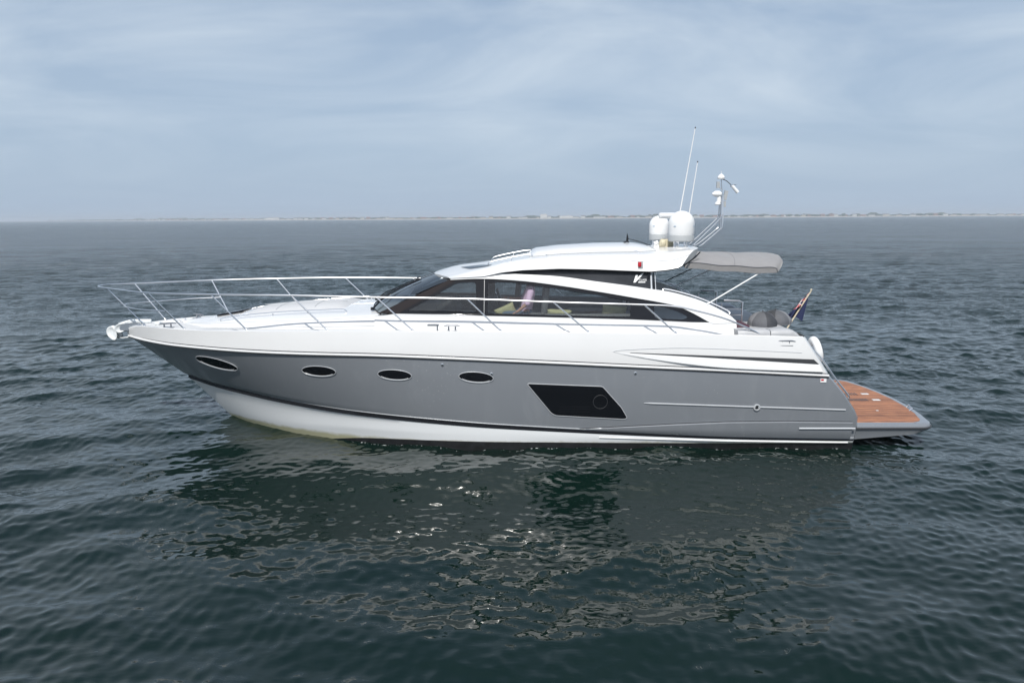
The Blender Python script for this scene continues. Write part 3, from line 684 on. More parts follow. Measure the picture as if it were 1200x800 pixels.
# windscreen --------------------------------------------------------------
def wb(y): s = abs(y)/1.68; return (-3.25+.38*s**2.4, 2.585-.075*s**2)
def wt(y): s = abs(y)/1.49; return (-1.96+.46*s**2.4, 3.215-.045*s**2)
rows_ = []; nv = 28
for k in range(9):
    t_ = k/8; r_ = []
    for j in range(nv+1):
        v = -1+2*j/nv; a = wb(v*1.68); b = wt(v*1.49)
        r_.append((a[0]*(1-t_)+b[0]*t_-.05*sin(pi*t_), v*(1.68*(1-t_)+1.49*t_), a[1]*(1-t_)+b[1]*t_+.025*sin(pi*t_)))
    rows_.append(r_)
mb = MB(); mb.grid(rows_); ws = mb.build('windscreen', [WGLASS], Y)
mb = MB(); mb.tube(rows_[0], .014, 6)
mb.build('windscreen_seal', [BLACK], ws)
for j in (int(nv*.36), int(nv*.64)):
    mb = MB(); mb.tube([r[j] for r in rows_], .008, 6); mb.build('mullion', [BLACK], ws)
for sgn in (-1, 1):
    o1 = [(-2.93, 2.53), (-2.52, 2.53), (-1.37, 3.165), (-1.50, 3.175)]
    mb = MB(); panel(mb, o1, [], sgn, .05, yf=lambda x, z: YWl(x, z)+.004); mb.build('windscreen_pillar', [mat('brown_pillar', (.022, .018, .018), .05, spec=.3)], Y, ang=40)
for y0, y1 in ((-1.28, -.72), (.1, -.35)):
    a = wb(y0); mb = MB(); p0 = Vector((a[0]-.06, y0, a[1]+.03))
    def wpt(y, t_): A, B = wb(y), wt(y*1.49/1.68); return Vector((A[0]*(1-t_)+B[0]*t_-.05*sin(pi*t_)-.03, y, A[1]*(1-t_)+B[1]*t_+.025*sin(pi*t_)+.03))
    p1 = wpt(y1, .45); mb.tube([p0, p0.lerp(p1, .5)+Vector((-.02, 0, .03)), p1], [.022, .014, .010], 6)
    mb.tube([wpt(y1-.05, .10), p1, wpt(y1+.05, .80)], .011, 6); mb.box(p0, (.07, .07, .06)); mb.build('wiper', [BLACK], ws)

# hardtop -----------------------------------------------------------------
ZB = [(-2.0, 3.185), (-1.5, 3.19), (-.84, 3.225), (-.5, 3.30), (-.07, 3.345), (.641, 3.370), (1.347, 3.354), (2.034, 3.322), (2.42, 3.305), (2.75, 3.335), (2.95, 3.375), (3.12, 3.455), (3.30, 3.56), (3.45, 3.68)]
ZF = [(-2.0, 3.20), (-1.5, 3.24), (-.85, 3.375), (-.459, 3.47), (.052, 3.555), (.647, 3.60), (1.358, 3.62), (2.3, 3.63), (2.93, 3.672), (3.45, 3.73)]
ZC = [(-1.96, 3.215), (-1.80, 3.27), (-1.62, 3.325), (-1.43, 3.362), (-1.04, 3.40), (-.796, 3.43), (-.3, 3.53), (.1, 3.61), (.7, 3.68), (1.47, 3.72), (2.43, 3.73), (3.2, 3.765), (3.45, 3.765)]
def zroof(x, y):
    a = abs(y); zb, zf, zc = ip(x, ZB), ip(x, ZF), ip(x, ZC)
    if a > 1.25:
        t_ = (a-1.25)/.27; return zf+(zb+.004-zf)*t_**1.6
    t_ = a/1.25; return zc+(zf-zc)*t_*t_
yv = [-1.52, -1.505, -1.47, -1.42, -1.36, -1.30, -1.25, -1.18, -1.05, -.85, -.6, -.3, 0]; yv += [-y for y in yv[::-1][1:]]
NSX = 60; rows_ = []; und = []
for y in yv:
    xs_ = wt(max(-1.49, min(1.49, y)))[0]-.02; xe = 3.46-.42*max(0, (abs(y)-.95)/.57)**2
    r_ = []; u_ = []
    for k in range(NSX+1):
        x = xs_+(xe-xs_)*k/NSX; z = zroof(x, y); r_.append((x, y, z)); u_.append((x, y*.985, min(ip(x, ZB), z-.004)))
    rows_.append(r_); und.append(u_)
mb = MB(); mb.grid(rows_, 0); mb.grid(und, 1)
mb.grid([[r[-1] for r in rows_], [u[-1] for u in und]], 1); mb.grid([[r[0] for r in rows_], [u[0] for u in und]], 0)
mb.grid([rows_[0], und[0]], 0); mb.grid([rows_[-1], und[-1]], 0)
top_ = mb.build('hardtop', [WHITE, GPLAST], Y, ang=28)
for sgn in (-1, 1):   # dark lower edge under the wing, crease line along the fascia
    mb = MB(); mb.tube([(x, sgn*1.50 if x < 3.1 else sgn*(1.50-.9*(x-3.1)**1.2), ip(x, ZB)-.004) for x in np.linspace(2.42, 3.44, 14)], .014, 6); mb.build('trim_edge', [BLACK], top_)
    mb = MB(); mb.tube([(x, sgn*y_, zroof(x, y_)+.001) for x, y_ in resamp([(2.05, 1.40), (2.9, 1.42), (3.2, 1.40)], 12)], .004, 5); mb.build('panel_seam', [GPLAST], top_)
# sliding roof panel
rows_ = []
for x in np.linspace(.06, 2.62, 34):
    e = min(1, (x-.06)/.12, (2.62-x)/.35); e = max(.0, e)**.6; r_ = []
    for k in range(17):
        v = -1+2*k/16; y = v*.98; hgt = .095*e*(1-abs(v)**6)
        r_.append((x, y, zroof(x, y)+.002+hgt))
    rows_.append(r_)
mb = MB(); mb.grid(rows_); slr = mb.build('sliding_roof', [WHITE], Y, ang=50)
mb = MB(); mb.tube([Vector(r[0])+Vector((0, 0, .002)) for r in rows_]+[Vector(p)+Vector((0, 0, .002)) for p in rows_[-1][1:]]+[Vector(r[-1])+Vector((0, 0, .002)) for r in rows_[::-1][1:]]+[Vector(p)+Vector((0, 0, .002)) for p in rows_[0][::-1][1:-1]], .006, 5, closed=True); mb.build('roof_seal', [GPLAST], slr)
for sgn in (-1, 1):
    out = [(-1.40, -.55), (-1.15, -1.02), (-.78, -1.12), (-.68, -1.02), (-.95, -.60)]
    mb = MB(); pl = densify(rounded(out, .08), .06); mb.add([(x, -sgn*y, zroof(x, y)+.005) for x, y in pl], [tuple(q) for q in tessellate_polygon([[Vector((x, y, 0)) for x, y in pl]])]); mb.build('roof_light', [DGLASS], top_, smooth=False)
    mb = MB(); pts = spline([(-.80, sgn*.95, zroof(-.8, .95)), (-.72, sgn*.95, zroof(-.72, .95)+.06), (-.30, sgn*.95, zroof(-.3, .95)+.065), (.05, sgn*.95, zroof(.05, .95)+.055), (.14, sgn*.95, zroof(.14, .95)+.0)], 6)
    mb.tube(pts, .010, 8); mb.box((-.3, sgn*.95, zroof(-.3, .95)+.03), (.02, .02, .06)); mb.build('roof_handrail', [CHROME], top_)
    mb = MB(); pts = spline([(.40, sgn*1.08, zroof(.4, 1.08)), (.50, sgn*1.08, zroof(.5, 1.08)+.05), (1.376, sgn*1.08, zroof(1.376, 1.08)+.06), (2.1, sgn*1.08, zroof(2.1, 1.08)+.05), (2.25, sgn*1.08, zroof(2.25, 1.08))], 6)
    mb.tube(pts, .013, 8); mb.build('roof_handrail', [CHROME], top_)
    mb = MB(); z0 = ip(2.23, ZB)+.12; mb.box((2.23, sgn*1.475, z0), (.10, .05, .15), 0); nb_ = mb.build('navigation_light', [GPLAST], Y, bevel=.01)
    mb = MB(); mb.lathe([(.032, 0), (.036, .02), (.036, .08), (.028, .095)], (2.215, sgn*1.49, z0-.03), 14); mb.build('lens', [RED if sgn < 0 else mat('green_lens', (.02, .35, .10), .2)], nb_)
# radar domes, scanner, aerials, mast -------------------------------------
def dome(x, y, z0, s=1.0):
    r = .262*s; root = MB()
    root.lathe([(r*.93, .0), (r, .05), (r, .25*s)]+[(r*cos(a), .25*s+r*.98*sin(a)) for a in np.linspace(.12, pi/2-.03, 12)], (x, y, z0+.135), 36)
    o = root.build('radome', [PLAST], Y)
    b = MB(); b.lathe([(r*.90, 0), (r*1.0, .02), (r*1.0, .105), (r*.97, .13)], (x, y, z0+.018), 36); b.build('dome_base', [GPLAST], o)
    b = MB()
    for a in (.4, 2.1, 3.7, 5.3): b.tube([(x+.17*cos(a), y+.17*sin(a), z0-.13), (x+.17*cos(a), y+.17*sin(a), z0+.03)], .016, 8)
    b.build('foot_bolt', [CHROME], o)
    b = MB(); b.lathe([(r*1.15, 0), (r*1.12, .012), (r*.6, .03)], (x, y, z0-.115), 30); b.build('mounting_pad', [WHITE], o)
    b = MB()
    for a in (-pi/2+.95, -pi/2-.8): 
        for q in range(5): b.box((x+(r+.002)*cos(a+q*.035), y+(r+.002)*sin(a+q*.035), z0+.33), (.012, .012, .012))
    b.build('dome_mark', [mat('blue_mark', (.25, .40, .55), .5)], o)
dome(3.19, -.62, 3.84); dome(2.98, .72, 3.83, .84)
mb = MB(); mb.lathe([(.11, 0), (.10, .25), (.085, .36), (.12, .40), (.13, .48), (.07, .53)], (3.20, .12, 3.72), 20); rad = mb.build('radar_scanner', [PLAST], Y)
mb = MB(); d_ = Vector((.30, .12, 0)); c_ = Vector((3.16, .12, 4.385))
mb.tube([c_-d_*1.05, c_-d_, c_+d_, c_+d_*1.05], [.03, .062, .062, .03], 14); mb.build('antenna_bar', [PLAST], rad)
mb = MB(); mb.lathe([(.06, 0), (.07, .03), (.07, .10), (.05, .15), (.0, .16)], (2.86, -.35, 3.74), 16, 0); mb.box((2.98, -.34, 3.82), (.20, .13, .16), 0); mb.lathe([(.075, 0), (.085, .03), (.085, .10)], (2.92, -.36, 3.82), 16, 0, Matrix.Rotation(-pi/2, 3, 'Y'))
mb.build('searchlight', [CREAM], Y, bevel=.01)
mb = MB(); mb.tube([(2.70, -.3, 3.80), (2.78, -.3, 3.83)], [.05, .045], 12); mb.box((2.75, -.3, 3.76), (.12, .05, .08)); mb.build('horn', [PLAST], Y)
mb = MB(); mb.tube([(2.66, -.1, 3.76), (2.35, -.1, 3.86), (2.16, -.1, 3.91)], [.008, .007, .006], 6, 0)
mb.tube([(2.15, -.1, 3.83), (2.16, -.1, 3.90), (2.155, -.1, 4.02)], [.012, .028, .006], 6); mb.tube([(2.16, -.1, 3.86), (2.08, -.16, 3.82)], [.014, .018], 6); mb.tube([(2.16, -.1, 3.86), (2.20, -.05, 3.82)], [.012, .014], 6)
mb.build('wind_sensor', [BLACK], Y)
for (b0, b1) in (((3.25, .35, 3.74), (3.62, .35, 6.22)), ((3.53, .62, 3.74), (3.76, .62, 5.53))):
    b0, b1 = Vector(b0), Vector(b1); mb = MB(); mb.tube([b0, b0.lerp(b1, .12), b0.lerp(b1, .55), b1], [.017, .015, .012, .009], 8); o = mb.build('whip_aerial', [PLAST], Y)
    mb = MB(); mb.tube([b0-Vector((0, 0, .02)), b0.lerp(b1, .05)], [.032, .026], 12); mb.build('ferrule', [CHROME], o)
    mb = MB(); mb.tube([b1, b1+(b1-b0).normalized()*.03], .013, 6); mb.build('aerial_tip', [RUBBER], o)
# mast: two bent struts per side and two uprights
mst = MB()
for y in (-.14, .14):
    mst.tube(spline([(3.52, y*1.5, 3.76), (3.60, y*1.3, 3.82), (4.06, y, 4.27), (4.135, y, 4.40), (4.135, y*.7, 4.75)], 5), .011, 8)
    mst.tube(spline([(3.66, y*1.5, 3.74), (3.76, y*1.3, 3.80), (4.10, y, 4.09), (4.16, y, 4.20), (4.165, y*.6, 4.80)], 5), .011, 8)
mst.tube([(4.165, 0, 4.10), (4.165, 0, 4.75), (4.13, 0, 5.14)], .013, 8); mst.tube([(4.135, -.14, 4.40), (4.165, .0, 4.42), (4.135, .14, 4.40)], .012, 8); mst.tube([(4.165, -.1, 4.70), (4.165, .1, 4.70)], .012, 8)
mast = mst.build('mast', [CHROME], Y)
mb = MB(); mb.lathe([(.008, -.08), (.07, -.08), (.078, -.05), (.066, -.02), (.04, .01), (.01, .03)], (4.125, 0, 5.22), 20); mb.tube([(4.125, 0, 5.24), (4.125, 0, 5.30)], .005, 6); mb.build('satellite_puck', [PLAST], mast)
mb = MB(); mb.tube([(4.13, 0, 5.15), (4.24, -.02, 5.10), (4.33, -.03, 5.02), (4.33, -.03, 4.97)], .008, 6, 0); mb.tube([(4.355, -.03, 5.0), (4.48, -.03, 4.86)], [.034, .038], 12, 1); mb.tube([(4.36, -.03, 5.02), (4.44, -.03, 5.02)], .005, 5, 0); mb.build('deck_camera', [RUBBER, PLAST], mast)
mb = MB(); mb.tube([(3.99-.05, -.03, 4.83), (4.0, -.03, 4.835), (4.08, -.03, 4.83), (4.13, -.03, 4.82)], [.02, .06, .068, .045], 16, 0); mb.tube([(4.09, -.03, 4.78), (4.09, -.03, 4.66)], [.04, .05], 12, 0); mb.lathe([(.055, 0), (.065, .02), (.05, .07)], (4.07, -.03, 4.60), 14); mb.build('loudhailer', [PLAST], mast)
mb = MB(); mb.box((4.235, .02, 4.80), (.07, .07, .20), 0, Matrix.Rotation(.2, 3, 'Y')); mb.box((4.225, .02, 4.62), (.05, .05, .12), 0); mb.tube([(4.17, 0, 4.92), (4.10, 0, 4.96), (4.10, 0, 5.04)], .008, 6, 0); mb.box((4.06, -.02, 5.02), (.06, .05, .13), 0); mb.build('anchor_light', [GPLAST], mast)
for y in (-.1, .1):
    pass
# guard rail ---------------------------------------------------------------
TR = [(-8.95, -.55, 2.94), (-7.58, -1.47, 2.93), (-6.14, -1.85, 2.93), (-4.5, -2.06, 2.93), (-2.84, -2.18, 2.90), (-1.125, -2.2, 2.867), (.496, -2.2, 2.80), (2.207, -2.2, 2.742)]
BS = [(-8.25, 2.11), (-7.06, 2.135), (-5.52, 2.205), (-3.825, 2.255), (-2.16, 2.262), (-.488, 2.25), (1.176, 2.22), (2.819, 2.195)]
half = spline([(-9.37, 0, 2.955), (-9.30, -.26, 2.95)]+TR+[(2.75, -2.2, 2.71), (3.15, -2.2, 2.63), (3.73, -2.2, 2.47), (4.25, -2.2, 2.25), (4.53, -2.19, 2.10)], 6)
full = [(x, -y, z) for x, y, z in half[::-1]]+half[1:]
mb = MB(); mb.tube(full, .0155, 8); gr = mb.build('guard_rail', [CHROME], Y)
MR = spline([(-8.86, 0, 2.535), (-8.80, -.20, 2.53), (-8.60, -.50, 2.525), (-8.0, -.98, 2.53), (-7.32, -1.29, 2.535)], 6)
mb = MB(); mb.tube([(x, -y, z) for x, y, z in MR[::-1]]+MR[1:], .0115, 8); mb.build('middle_rail', [CHROME], gr)
for i, (t_, b_) in enumerate(zip(TR, BS)):
    for sgn in (-1, 1):
        yb = b_sheer(b_[0])-.06; mb = MB(); mb.tube([(b_[0], sgn*yb, b_[1]), (t_[0], -sgn*t_[1], t_[2])], .014, 8)
        d_ = Vector((t_[0]-b_[0], 0, t_[2]-b_[1])).normalized(); p_ = Vector((b_[0], sgn*yb, b_[1]))
        mb.tube([p_, p_+d_*.05], [.026, .018], 10); mb.build('stanchion', [CHROME], gr)
# coachroof hand rails
for sgn in (-1, 1):
    def cz(x, y):   # height of coachroof at (x,y)
        zb = ip(x, SHEER)-.05; zs = ip(x, SH); zc = ip(x, CR); wt_ = max(.3, min(b_sheer(x)-.42, 1.85)-.20); k = min(1, abs(y)/wt_); return zs+.25*(zc-zs)+.75*(zc-zs)*(1-k*k)
    y0 = 1.02
    pts = [(-6.42, sgn*.85, cz(-6.42, .85)), (-6.34, sgn*.87, cz(-6.3, .87)+.05)]+[(x, sgn*(.87+.33*(x+6.34)/2.6), cz(x, .87+.33*(x+6.34)/2.6)+.06) for x in (-5.6, -4.9, -4.2, -3.75)]+[(-3.66, sgn*1.21, cz(-3.66, 1.21))]
    mb = MB(); mb.tube(spline(pts, 5), .013, 8)
    for x in (-5.25, -4.5): yy = .87+.33*(x+6.34)/2.6; mb.tube([(x, sgn*yy, cz(x, yy)-.01), (x, sgn*yy, cz(x, yy)+.055)], .009, 6)
    mb.build('grab_rail', [CHROME], Y)
# foredeck sunpad moulding and hatch
rows_ = []
for x in np.linspace(-6.0, -3.75, 20):
    e = max(0, min(1, (x+6.0)/.3, (-3.75-x)/.25))**.5; rows_.append([(x, y, cz(x, y)-.01+.075*e*(1-abs(y/.82)**8)) for y in np.linspace(-.82, .82, 15)])
mb = MB(); mb.grid(rows_); fp = mb.build('foredeck_pad', [mat('pale_grey_sunpad', (.50, .51, .52), .7, var=.03, bump=.2, bscale=60)], Y, ang=50)
mb = MB()
for yy in (-.27, .27): mb.tube([(r[0][0], yy, cz(r[0][0], yy)+.066) for r in rows_[1:-1]], .007, 5)
for q_ in (6, 13): mb.tube([Vector(p)+Vector((0, 0, .002)) for p in rows_[q_][1:-1]], .007, 5)
mb.build('pad_seam', [GPLAST], fp)
mb = MB(); rows_ = [[(x, y, cz(x, y)+.035) for y in np.linspace(-.27, .27, 5)] for x in np.linspace(-6.75, -6.2, 6)]; mb.grid(rows_)
mb.build('deck_hatch', [DGLASS], Y, solid=-.03)
mb = MB(); mb.box((-7.9, 0, 2.13), (.30, .18, .06), 0); mb.lathe([(.07, 0), (.07, .03), (.045, .05), (.045, .07), (.06, .08)], (-7.62, 0, 2.14), 18, 1); mb.build('windlass', [PLAST, CHROME], Y, bevel=.01)
# cleats
def cleat(x, y, z, L_=.30, ang=0):
    mb = MB(); c, s = cos(ang), sin(ang); f = lambda u, w: (x+u*c, y+u*s, z+w)
    mb.tube([f(-L_/2, .075), f(-L_*.3, .088), f(L_*.3, .088), f(L_/2, .075)], [.012, .018, .018, .012], 8)
    for u in (-.065, .065): mb.tube([f(u, -.01), f(u, .085)], [.020, .014], 8)
    mb.box(f(0, .0), (L_*.6*abs(c)+.05, .05+L_*.6*abs(s), .012)); return mb.build('cleat', [STEEL], Y)
for sgn in (-1, 1):
    cleat(-7.62, sgn*.72, 2.115, .34, sgn*-.5); cleat(-1.42, sgn*2.15, 2.262, .30); cleat(4.87, sgn*2.235, 1.965, .36)
    mb = MB(); mb.box((-1.78, sgn*2.14, 2.36), (.22, .06, .035)); mb.box((-1.7, sgn*2.14, 2.30), (.03, .04, .10)); mb.build('fairlead', [STEEL], Y, bevel=.008)
mb = MB(); mb.box((-8.05, -.30, 2.14), (.12, .08, .06)); mb.build('chain_stopper', [GALV], Y, bevel=.01)
# bow roller
mb = MB()
for y in (-.09, .09):
    mb.add([(-8.50, y, 2.03), (-8.55, y, 2.11), (-9.02, y, 2.12), (-9.14, y, 2.06), (-9.10, y, 1.96), (-8.85, y, 1.95)], [(0, 1, 2, 3, 4, 5)]); 
o = mb.build('bow_roller', [CHROME], Y, smooth=False, solid=-.012)
mb = MB(); mb.lathe([(.05, -.08), (.03, 0), (.05, .08)], (-9.05, 0, 2.0), 16, 0, Matrix.Rotation(pi/2, 3, 'X')); mb.build('roller_wheel', [BLACK], o)
# anchor stowed on the roller (own thing)
A_ = empty('anchor', (-9.0, 0, 2.0)); tag(A_, 'pale galvanised plough anchor stowed on the bow roller', 'anchor')
def rel(o, root): o.parent = root; o.matrix_parent_inverse = Matrix.Translation(-Vector(root.location)); return o
mb = MB(); mb.tube([(-8.35, 0, 2.15), (-8.80, 0, 2.14), (-9.06, 0, 2.06), (-9.14, 0, 1.93), (-9.06, 0, 1.82)], [.028, .034, .040, .036, .03], 6, flat=1.5); rel(mb.build('shank', [GALV], None), A_)
def lobe(cx_, cz_, a, b, y0, sgn, lean, yaw=0.0):
    """dished plate of the fluke: an oval leaf with a raised rim"""
    m_ = MB(); rows_ = []
    for i_ in range(7):
        r_ = i_/6; row = []
        for k in range(20):
            an = 2*pi*k/20; u_, w_ = r_*a*cos(an), r_*b*sin(an)*(1-.25*cos(an))
            row.append((cx_+u_*cos(lean)-w_*sin(lean), y0+sgn*(.035*r_*r_+.16*(w_+b)+yaw*u_), cz_+u_*sin(lean)+w_*cos(lean)))
        rows_.append(row)
    m_.grid(rows_, closed=True); return m_
for sgn in (-1, 1):
    rel(lobe(-9.22, 1.885, .165, .115, sgn*.035, sgn, radians(-52), .3).build('fluke', [GALV], None, solid=.022, ang=40), A_)
    rel(lobe(-8.98, 2.02, .15, .085, sgn*.06, sgn, radians(28), -.2).build('crown_plate', [GALV], None, solid=.02, ang=40), A_)
mb = MB(); mb.tube([(-8.80, 0, 1.80), (-9.02, 0, 1.775), (-9.26, 0, 1.80)], [.02, .035, .02], 8, flat=.5); rel(mb.build('toe', [GALV], None), A_)
# aft deck: cushions, seats, cockpit -------------------------------------
mb = MB(); mb.box((3.15, 0, 1.62), (4.0, 3.7, .06)); mb.build('cockpit_sole', [TEAK], Y)
for sgn in (-1, 1):
    mb = MB(); mb.box((4.2, sgn*1.80, 1.85), (2.0, .12, .55)); mb.build('cockpit_side', [WHITE], Y)
def softbox(name, c, d, m, parent=Y, r=.05, puff=.02):
    mb = MB(); mb.box(c, d); bm_ = mb.build(name, [m], parent, bevel=r, ang=60); return bm_
for sgn in (-1, 1):
    for x0, x1 in ((3.99, 4.59), (4.605, 5.16)):
        mb = MB(); prof = [(-.22, 0), (-.235, .06), (-.22, .12), (-.16, .15), (.12, .145), (.2, .11), (.2, 0)]
        rows_ = []
        for i_, x in enumerate(np.linspace(x0, x1, 9)):
            e = 1-.10*(abs(2*i_/8-1)**6); sl = 1 if x < 4.95 else 1-.9*((x-4.95)/.22)**2
            rows_.append([(x, sgn*(1.98-a*-1*e if False else 1.98-a*e), 2.105+b*e*sl) for a, b in prof])
        mb.grid(rows_); mb.add(rows_[0], [tuple(range(7))]); mb.add(rows_[-1], [tuple(range(7))]); mb.build('side_cushion', [CUSH], Y, ang=50)
mb = MB(); rows_ = []
for x in np.linspace(4.15, 5.30, 16):
    e = max(0, min(1, (x-4.15)/.12, (5.30-x)/.16))**.5; rows_.append([(x, y, 1.98+.20*e) for y in np.linspace(-1.74, 1.74, 9)])
mb.grid(rows_); mb.build('sun_pad', [CUSH], Y, ang=50)
mb = MB(); mb.box((4.73, 0, 1.75), (1.1, 3.5, .46)); mb.build('garage_lid', [WHITE], Y)
# dark-and-tan wet bar seat behind the coaming, with tubular rail
mb = MB(); mb.box((4.20, -1.15, 2.10), (.45, .7, .30), 0); mb.box((4.02, -1.15, 2.13), (.30, .72, .18), 1); mb.build('cockpit_armchair', [PURP, TAN], Y, bevel=.04)
for y in (-1.0, 1.0):
    mb = MB(); mb.tube([(3.98, y, 1.9), (3.98, y, 2.62)], .016, 8); mb.tube([(4.40, y, 1.9), (4.40, y, 2.64), (4.33, y, 2.67), (4.02, y, 2.68)], .018, 8)
    mb.tube([(3.98, y, 2.50), (4.40, y, 2.50)], .012, 6); mb.tube([(3.7, y, 2.36), (4.40, y, 2.38)], .012, 6)
    mb.build('cockpit_rail', [CHROME], Y)
# bean bags
def beanbag(name, x, y, w, h, label, dark):
    root = empty(name, (x, y, 2.16)); tag(root, label, 'bean bag')
    mb = MB(); rr = []; mi = []
    ns, nr_ = 36, 12
    for i in range(nr_+1):
        t_ = i/nr_; z = h*(1-(1-t_)**1.0) if False else h*sin(t_*pi/2); r0 = w/2*cos(t_*pi/2)**.9
        r0 = min(r0, w/2*.97)
        rr.append([(r0*cos(2*pi*k/ns)*(1+.03*sin(3*2*pi*k/ns+i)), r0*sin(2*pi*k/ns)*(1+.03*cos(4*2*pi*k/ns)), z) for k in range(ns)])
    o = len(mb.f); mb.grid(rr, 0, closed=True)
    for q in range(nr_):
        for k in range(ns): mb.m[q*ns+k] = {0: 0, 1: 1, 2: 2, 3: 1, 4: 0, 5: 1}[int(k/ns*6+dark) % 6]
    b = mb.build('cover', [LGREY, MGREY, DGREY], root, ang=60)
    mb = MB(); mb.tube([(.0, -.02, h-.01), (.0, 0, h+.03), (.0, .02, h-.01)], .008, 6); mb.build('loop', [DGREY], root)
    return root
beanbag('bean_bag', 4.78, -1.12, .60, .30, 'grey panelled bean bag with charcoal wedge, nearer the cabin on the aft sun pad', 3.6)
beanbag('bean_bag', 5.18, -.72, .66, .28, 'paler grey bean bag under the flag, at the stern edge of the aft sun pad', 4.9)
# arch hand rail, cockpit rails
for sgn in (-1, 1):
    pts = [(2.66, 2.93), (2.70, 2.975), (3.05, 2.90), (3.40, 2.79), (3.75, 2.64), (3.92, 2.55), (3.93, 2.50)]
    mb = MB(); mb.tube(spline([(x, sgn*(YW(x, z)+.01), z) for x, z in pts], 5), .016, 8); mb.build('arch_handrail', [CHROME], Y)
    mb = MB(); out = [(2.55, 2.93), (2.75, 2.95), (3.2, 2.85), (3.55, 2.70), (3.72, 2.58), (3.5, 2.6), (2.55, 2.80)]
# bimini ------------------------------------------------------------------
BIM = MB(); rows_ = []
for i_, x in enumerate(np.linspace(0, 1, 30)):
    t_ = i_/29; zc = 3.655-.07*t_-.02*sin(t_*pi); e = max(0, 1-((t_-.9)/.1)**2)**.5 if t_ > .9 else 1
    r_ = []
    for k in range(25):
        v = -1+2*k/24; y = v*1.42*(.90+.10*e); zed = zc-.17*abs(v)**2.6-.05*t_*abs(v)**2; x = 3.12+(1.86+.40*(1-abs(v)**2.2))*t_
        if t_ > .9: zed -= .10*(1-e)
        r_.append((x, y, zed+.008*sin(9*x+3*y)))
    lo_ = r_[::-1]; r2 = [(p[0], p[1]*.99, p[2]-.11*e*(.35+.65*abs(p[1]/1.42)**2)-.006) for p in lo_]
    rows_.append(r_+r2)
BIM.grid(rows_, 0, closed=True); nn = len(rows_[0]); BIM.add(rows_[0], [tuple(range(nn))]); BIM.add(rows_[-1], [tuple(range(nn))])
bim = empty('bimini', (3.2, 0, 3.4)); bim.parent = Y
cv = BIM.build('canopy', [FABG], None, ang=50); rel(cv, bim)
sb = MB()
for k_ in (15,): sb.tube([p for p in rows_[k_][:25]], .003, 5)
for sg_ in (0, 24): sb.tube([r[sg_] for r in rows_], .007, 5)
rel(sb.build('piping', [MGREY], None), bim)
for sgn in (-1, 1):
    mb = MB(); mb.tube([(4.60, sgn*1.36, 3.26), (3.50, sgn*(YW(3.5, 2.66)+.01), 2.68)], .014, 8); mb.tube([(3.53, sgn*(YW(3.5, 2.66)+.01), 2.70), (3.48, sgn*(YW(3.5, 2.66)+.0), 2.66)], .024, 8); rel(mb.build('support_pole', [PLAST], None), bim)
    mb = MB(); mb.tube([(4.25, sgn*1.30, 3.34), (3.30, sgn*(YW(3.3, 2.7)-.03), 2.82)], .012, 8); rel(mb.build('folding_strut', [RUBBER if sgn > 0 else CHROME], None), bim) if sgn > 0 else None
# transom rail, platform ---------------------------------------------------
for sgn in (-1, 1):
    mb = MB(); mb.tube(spline([(5.18, sgn*2.08, 1.90), (5.26, sgn*2.05, 1.93), (5.44, sgn*2.02, 1.86), (5.66, sgn*2.0, 1.66), (5.95, sgn*1.98, 1.28), (6.24, sgn*1.95, .93), (6.25, sgn*1.93, .86)], 5), .018, 8)
    mb.tube([(6.0, sgn*1.98, 1.20), (5.94, sgn*1.93, 1.12)], .012, 6); mb.build('transom_rail', [CHROME], Y)
def plan_out(off=0, n=9):
    pts = [(6.28, -1.98+off)]
    pts += [(7.62, -1.96+off)]
    for k in range(n): a = -pi/2+(pi/2-.12)*k/(n-1); pts.append((7.70-off+.30*cos(a), -1.66+off+.30*sin(a)))
    for y in (-1.2, -.6, 0): pts.append((8.0-off+.22*(1-(y/1.66)**2), y))
    pts += [(x, -y) for x, y in pts[::-1][1:]]; return pts
pf = plan_out(0); sec = [(.06, .0), (.0, .015), (-.03, -.07), (-.03, -.085)]
rings = []
for off, z in ((.10, .352), (.05, .352), (.015, .335), (0, .30), (0, .235)): rings.append([(x, y, z) for x, y in plan_out(off)])
def under(x): return max(0, (x-6.3)/1.8)
rings.append([(x-.02*under(x), y*.995, .215) for x, y in pf]); rings.append([(x-.16*under(x), y*.985, .03+.165*under(x)**1.6) for x, y in pf]); rings.append([(x-.5*under(x)-.03, y*.90, .02+.16*under(x)**1.6) for x, y in pf])
mb = MB(); mb.grid(rings); n_ = len(pf); mb.add(rings[-1], [tuple(range(n_))]); mb.add(rings[0], [tuple(range(n_))[::-1]])
plat = mb.build('bathing_platform', [GREY], Y, ang=35)
mb = MB(); tk = plan_out(.14); tk[0] = (6.33, tk[0][1]); tk[-1] = (6.33, tk[-1][1]); mb.add([(x, y, .358) for x, y in tk]+[(x, y, .345) for x, y in tk], [tuple(range(n_))]+[(k, (k+1) % n_, n_+(k+1) % n_, n_+k) for k in range(n_)])
mb.build('teak_deck', [TEAK], plat, smooth=False)
mb = MB(); mb.tube([(x, y+(-.008 if y < 0 else .008), .268) for x, y in pf], .020, 8); mb.build('bumper_strip', [RUBBER], plat)
for y0 in (.42, -.12):
    mb = MB()
    for k in range(13): mb.box((6.75+k*.062, y0, .3605), (.030, .17, .004))
    mb.build('drain_slot', [BLACK], plat, smooth=False)
for (x, y) in ((7.70, .42), (7.70, -.12), (7.2, 1.1), (7.3, -1.0)): mb = MB(); mb.box((x, y, .3615), (.16 if abs(y) < .5 else .05, .10 if abs(y) < .5 else .04, .006)); mb.build('lifting_ring', [GALV], plat, bevel=.002)
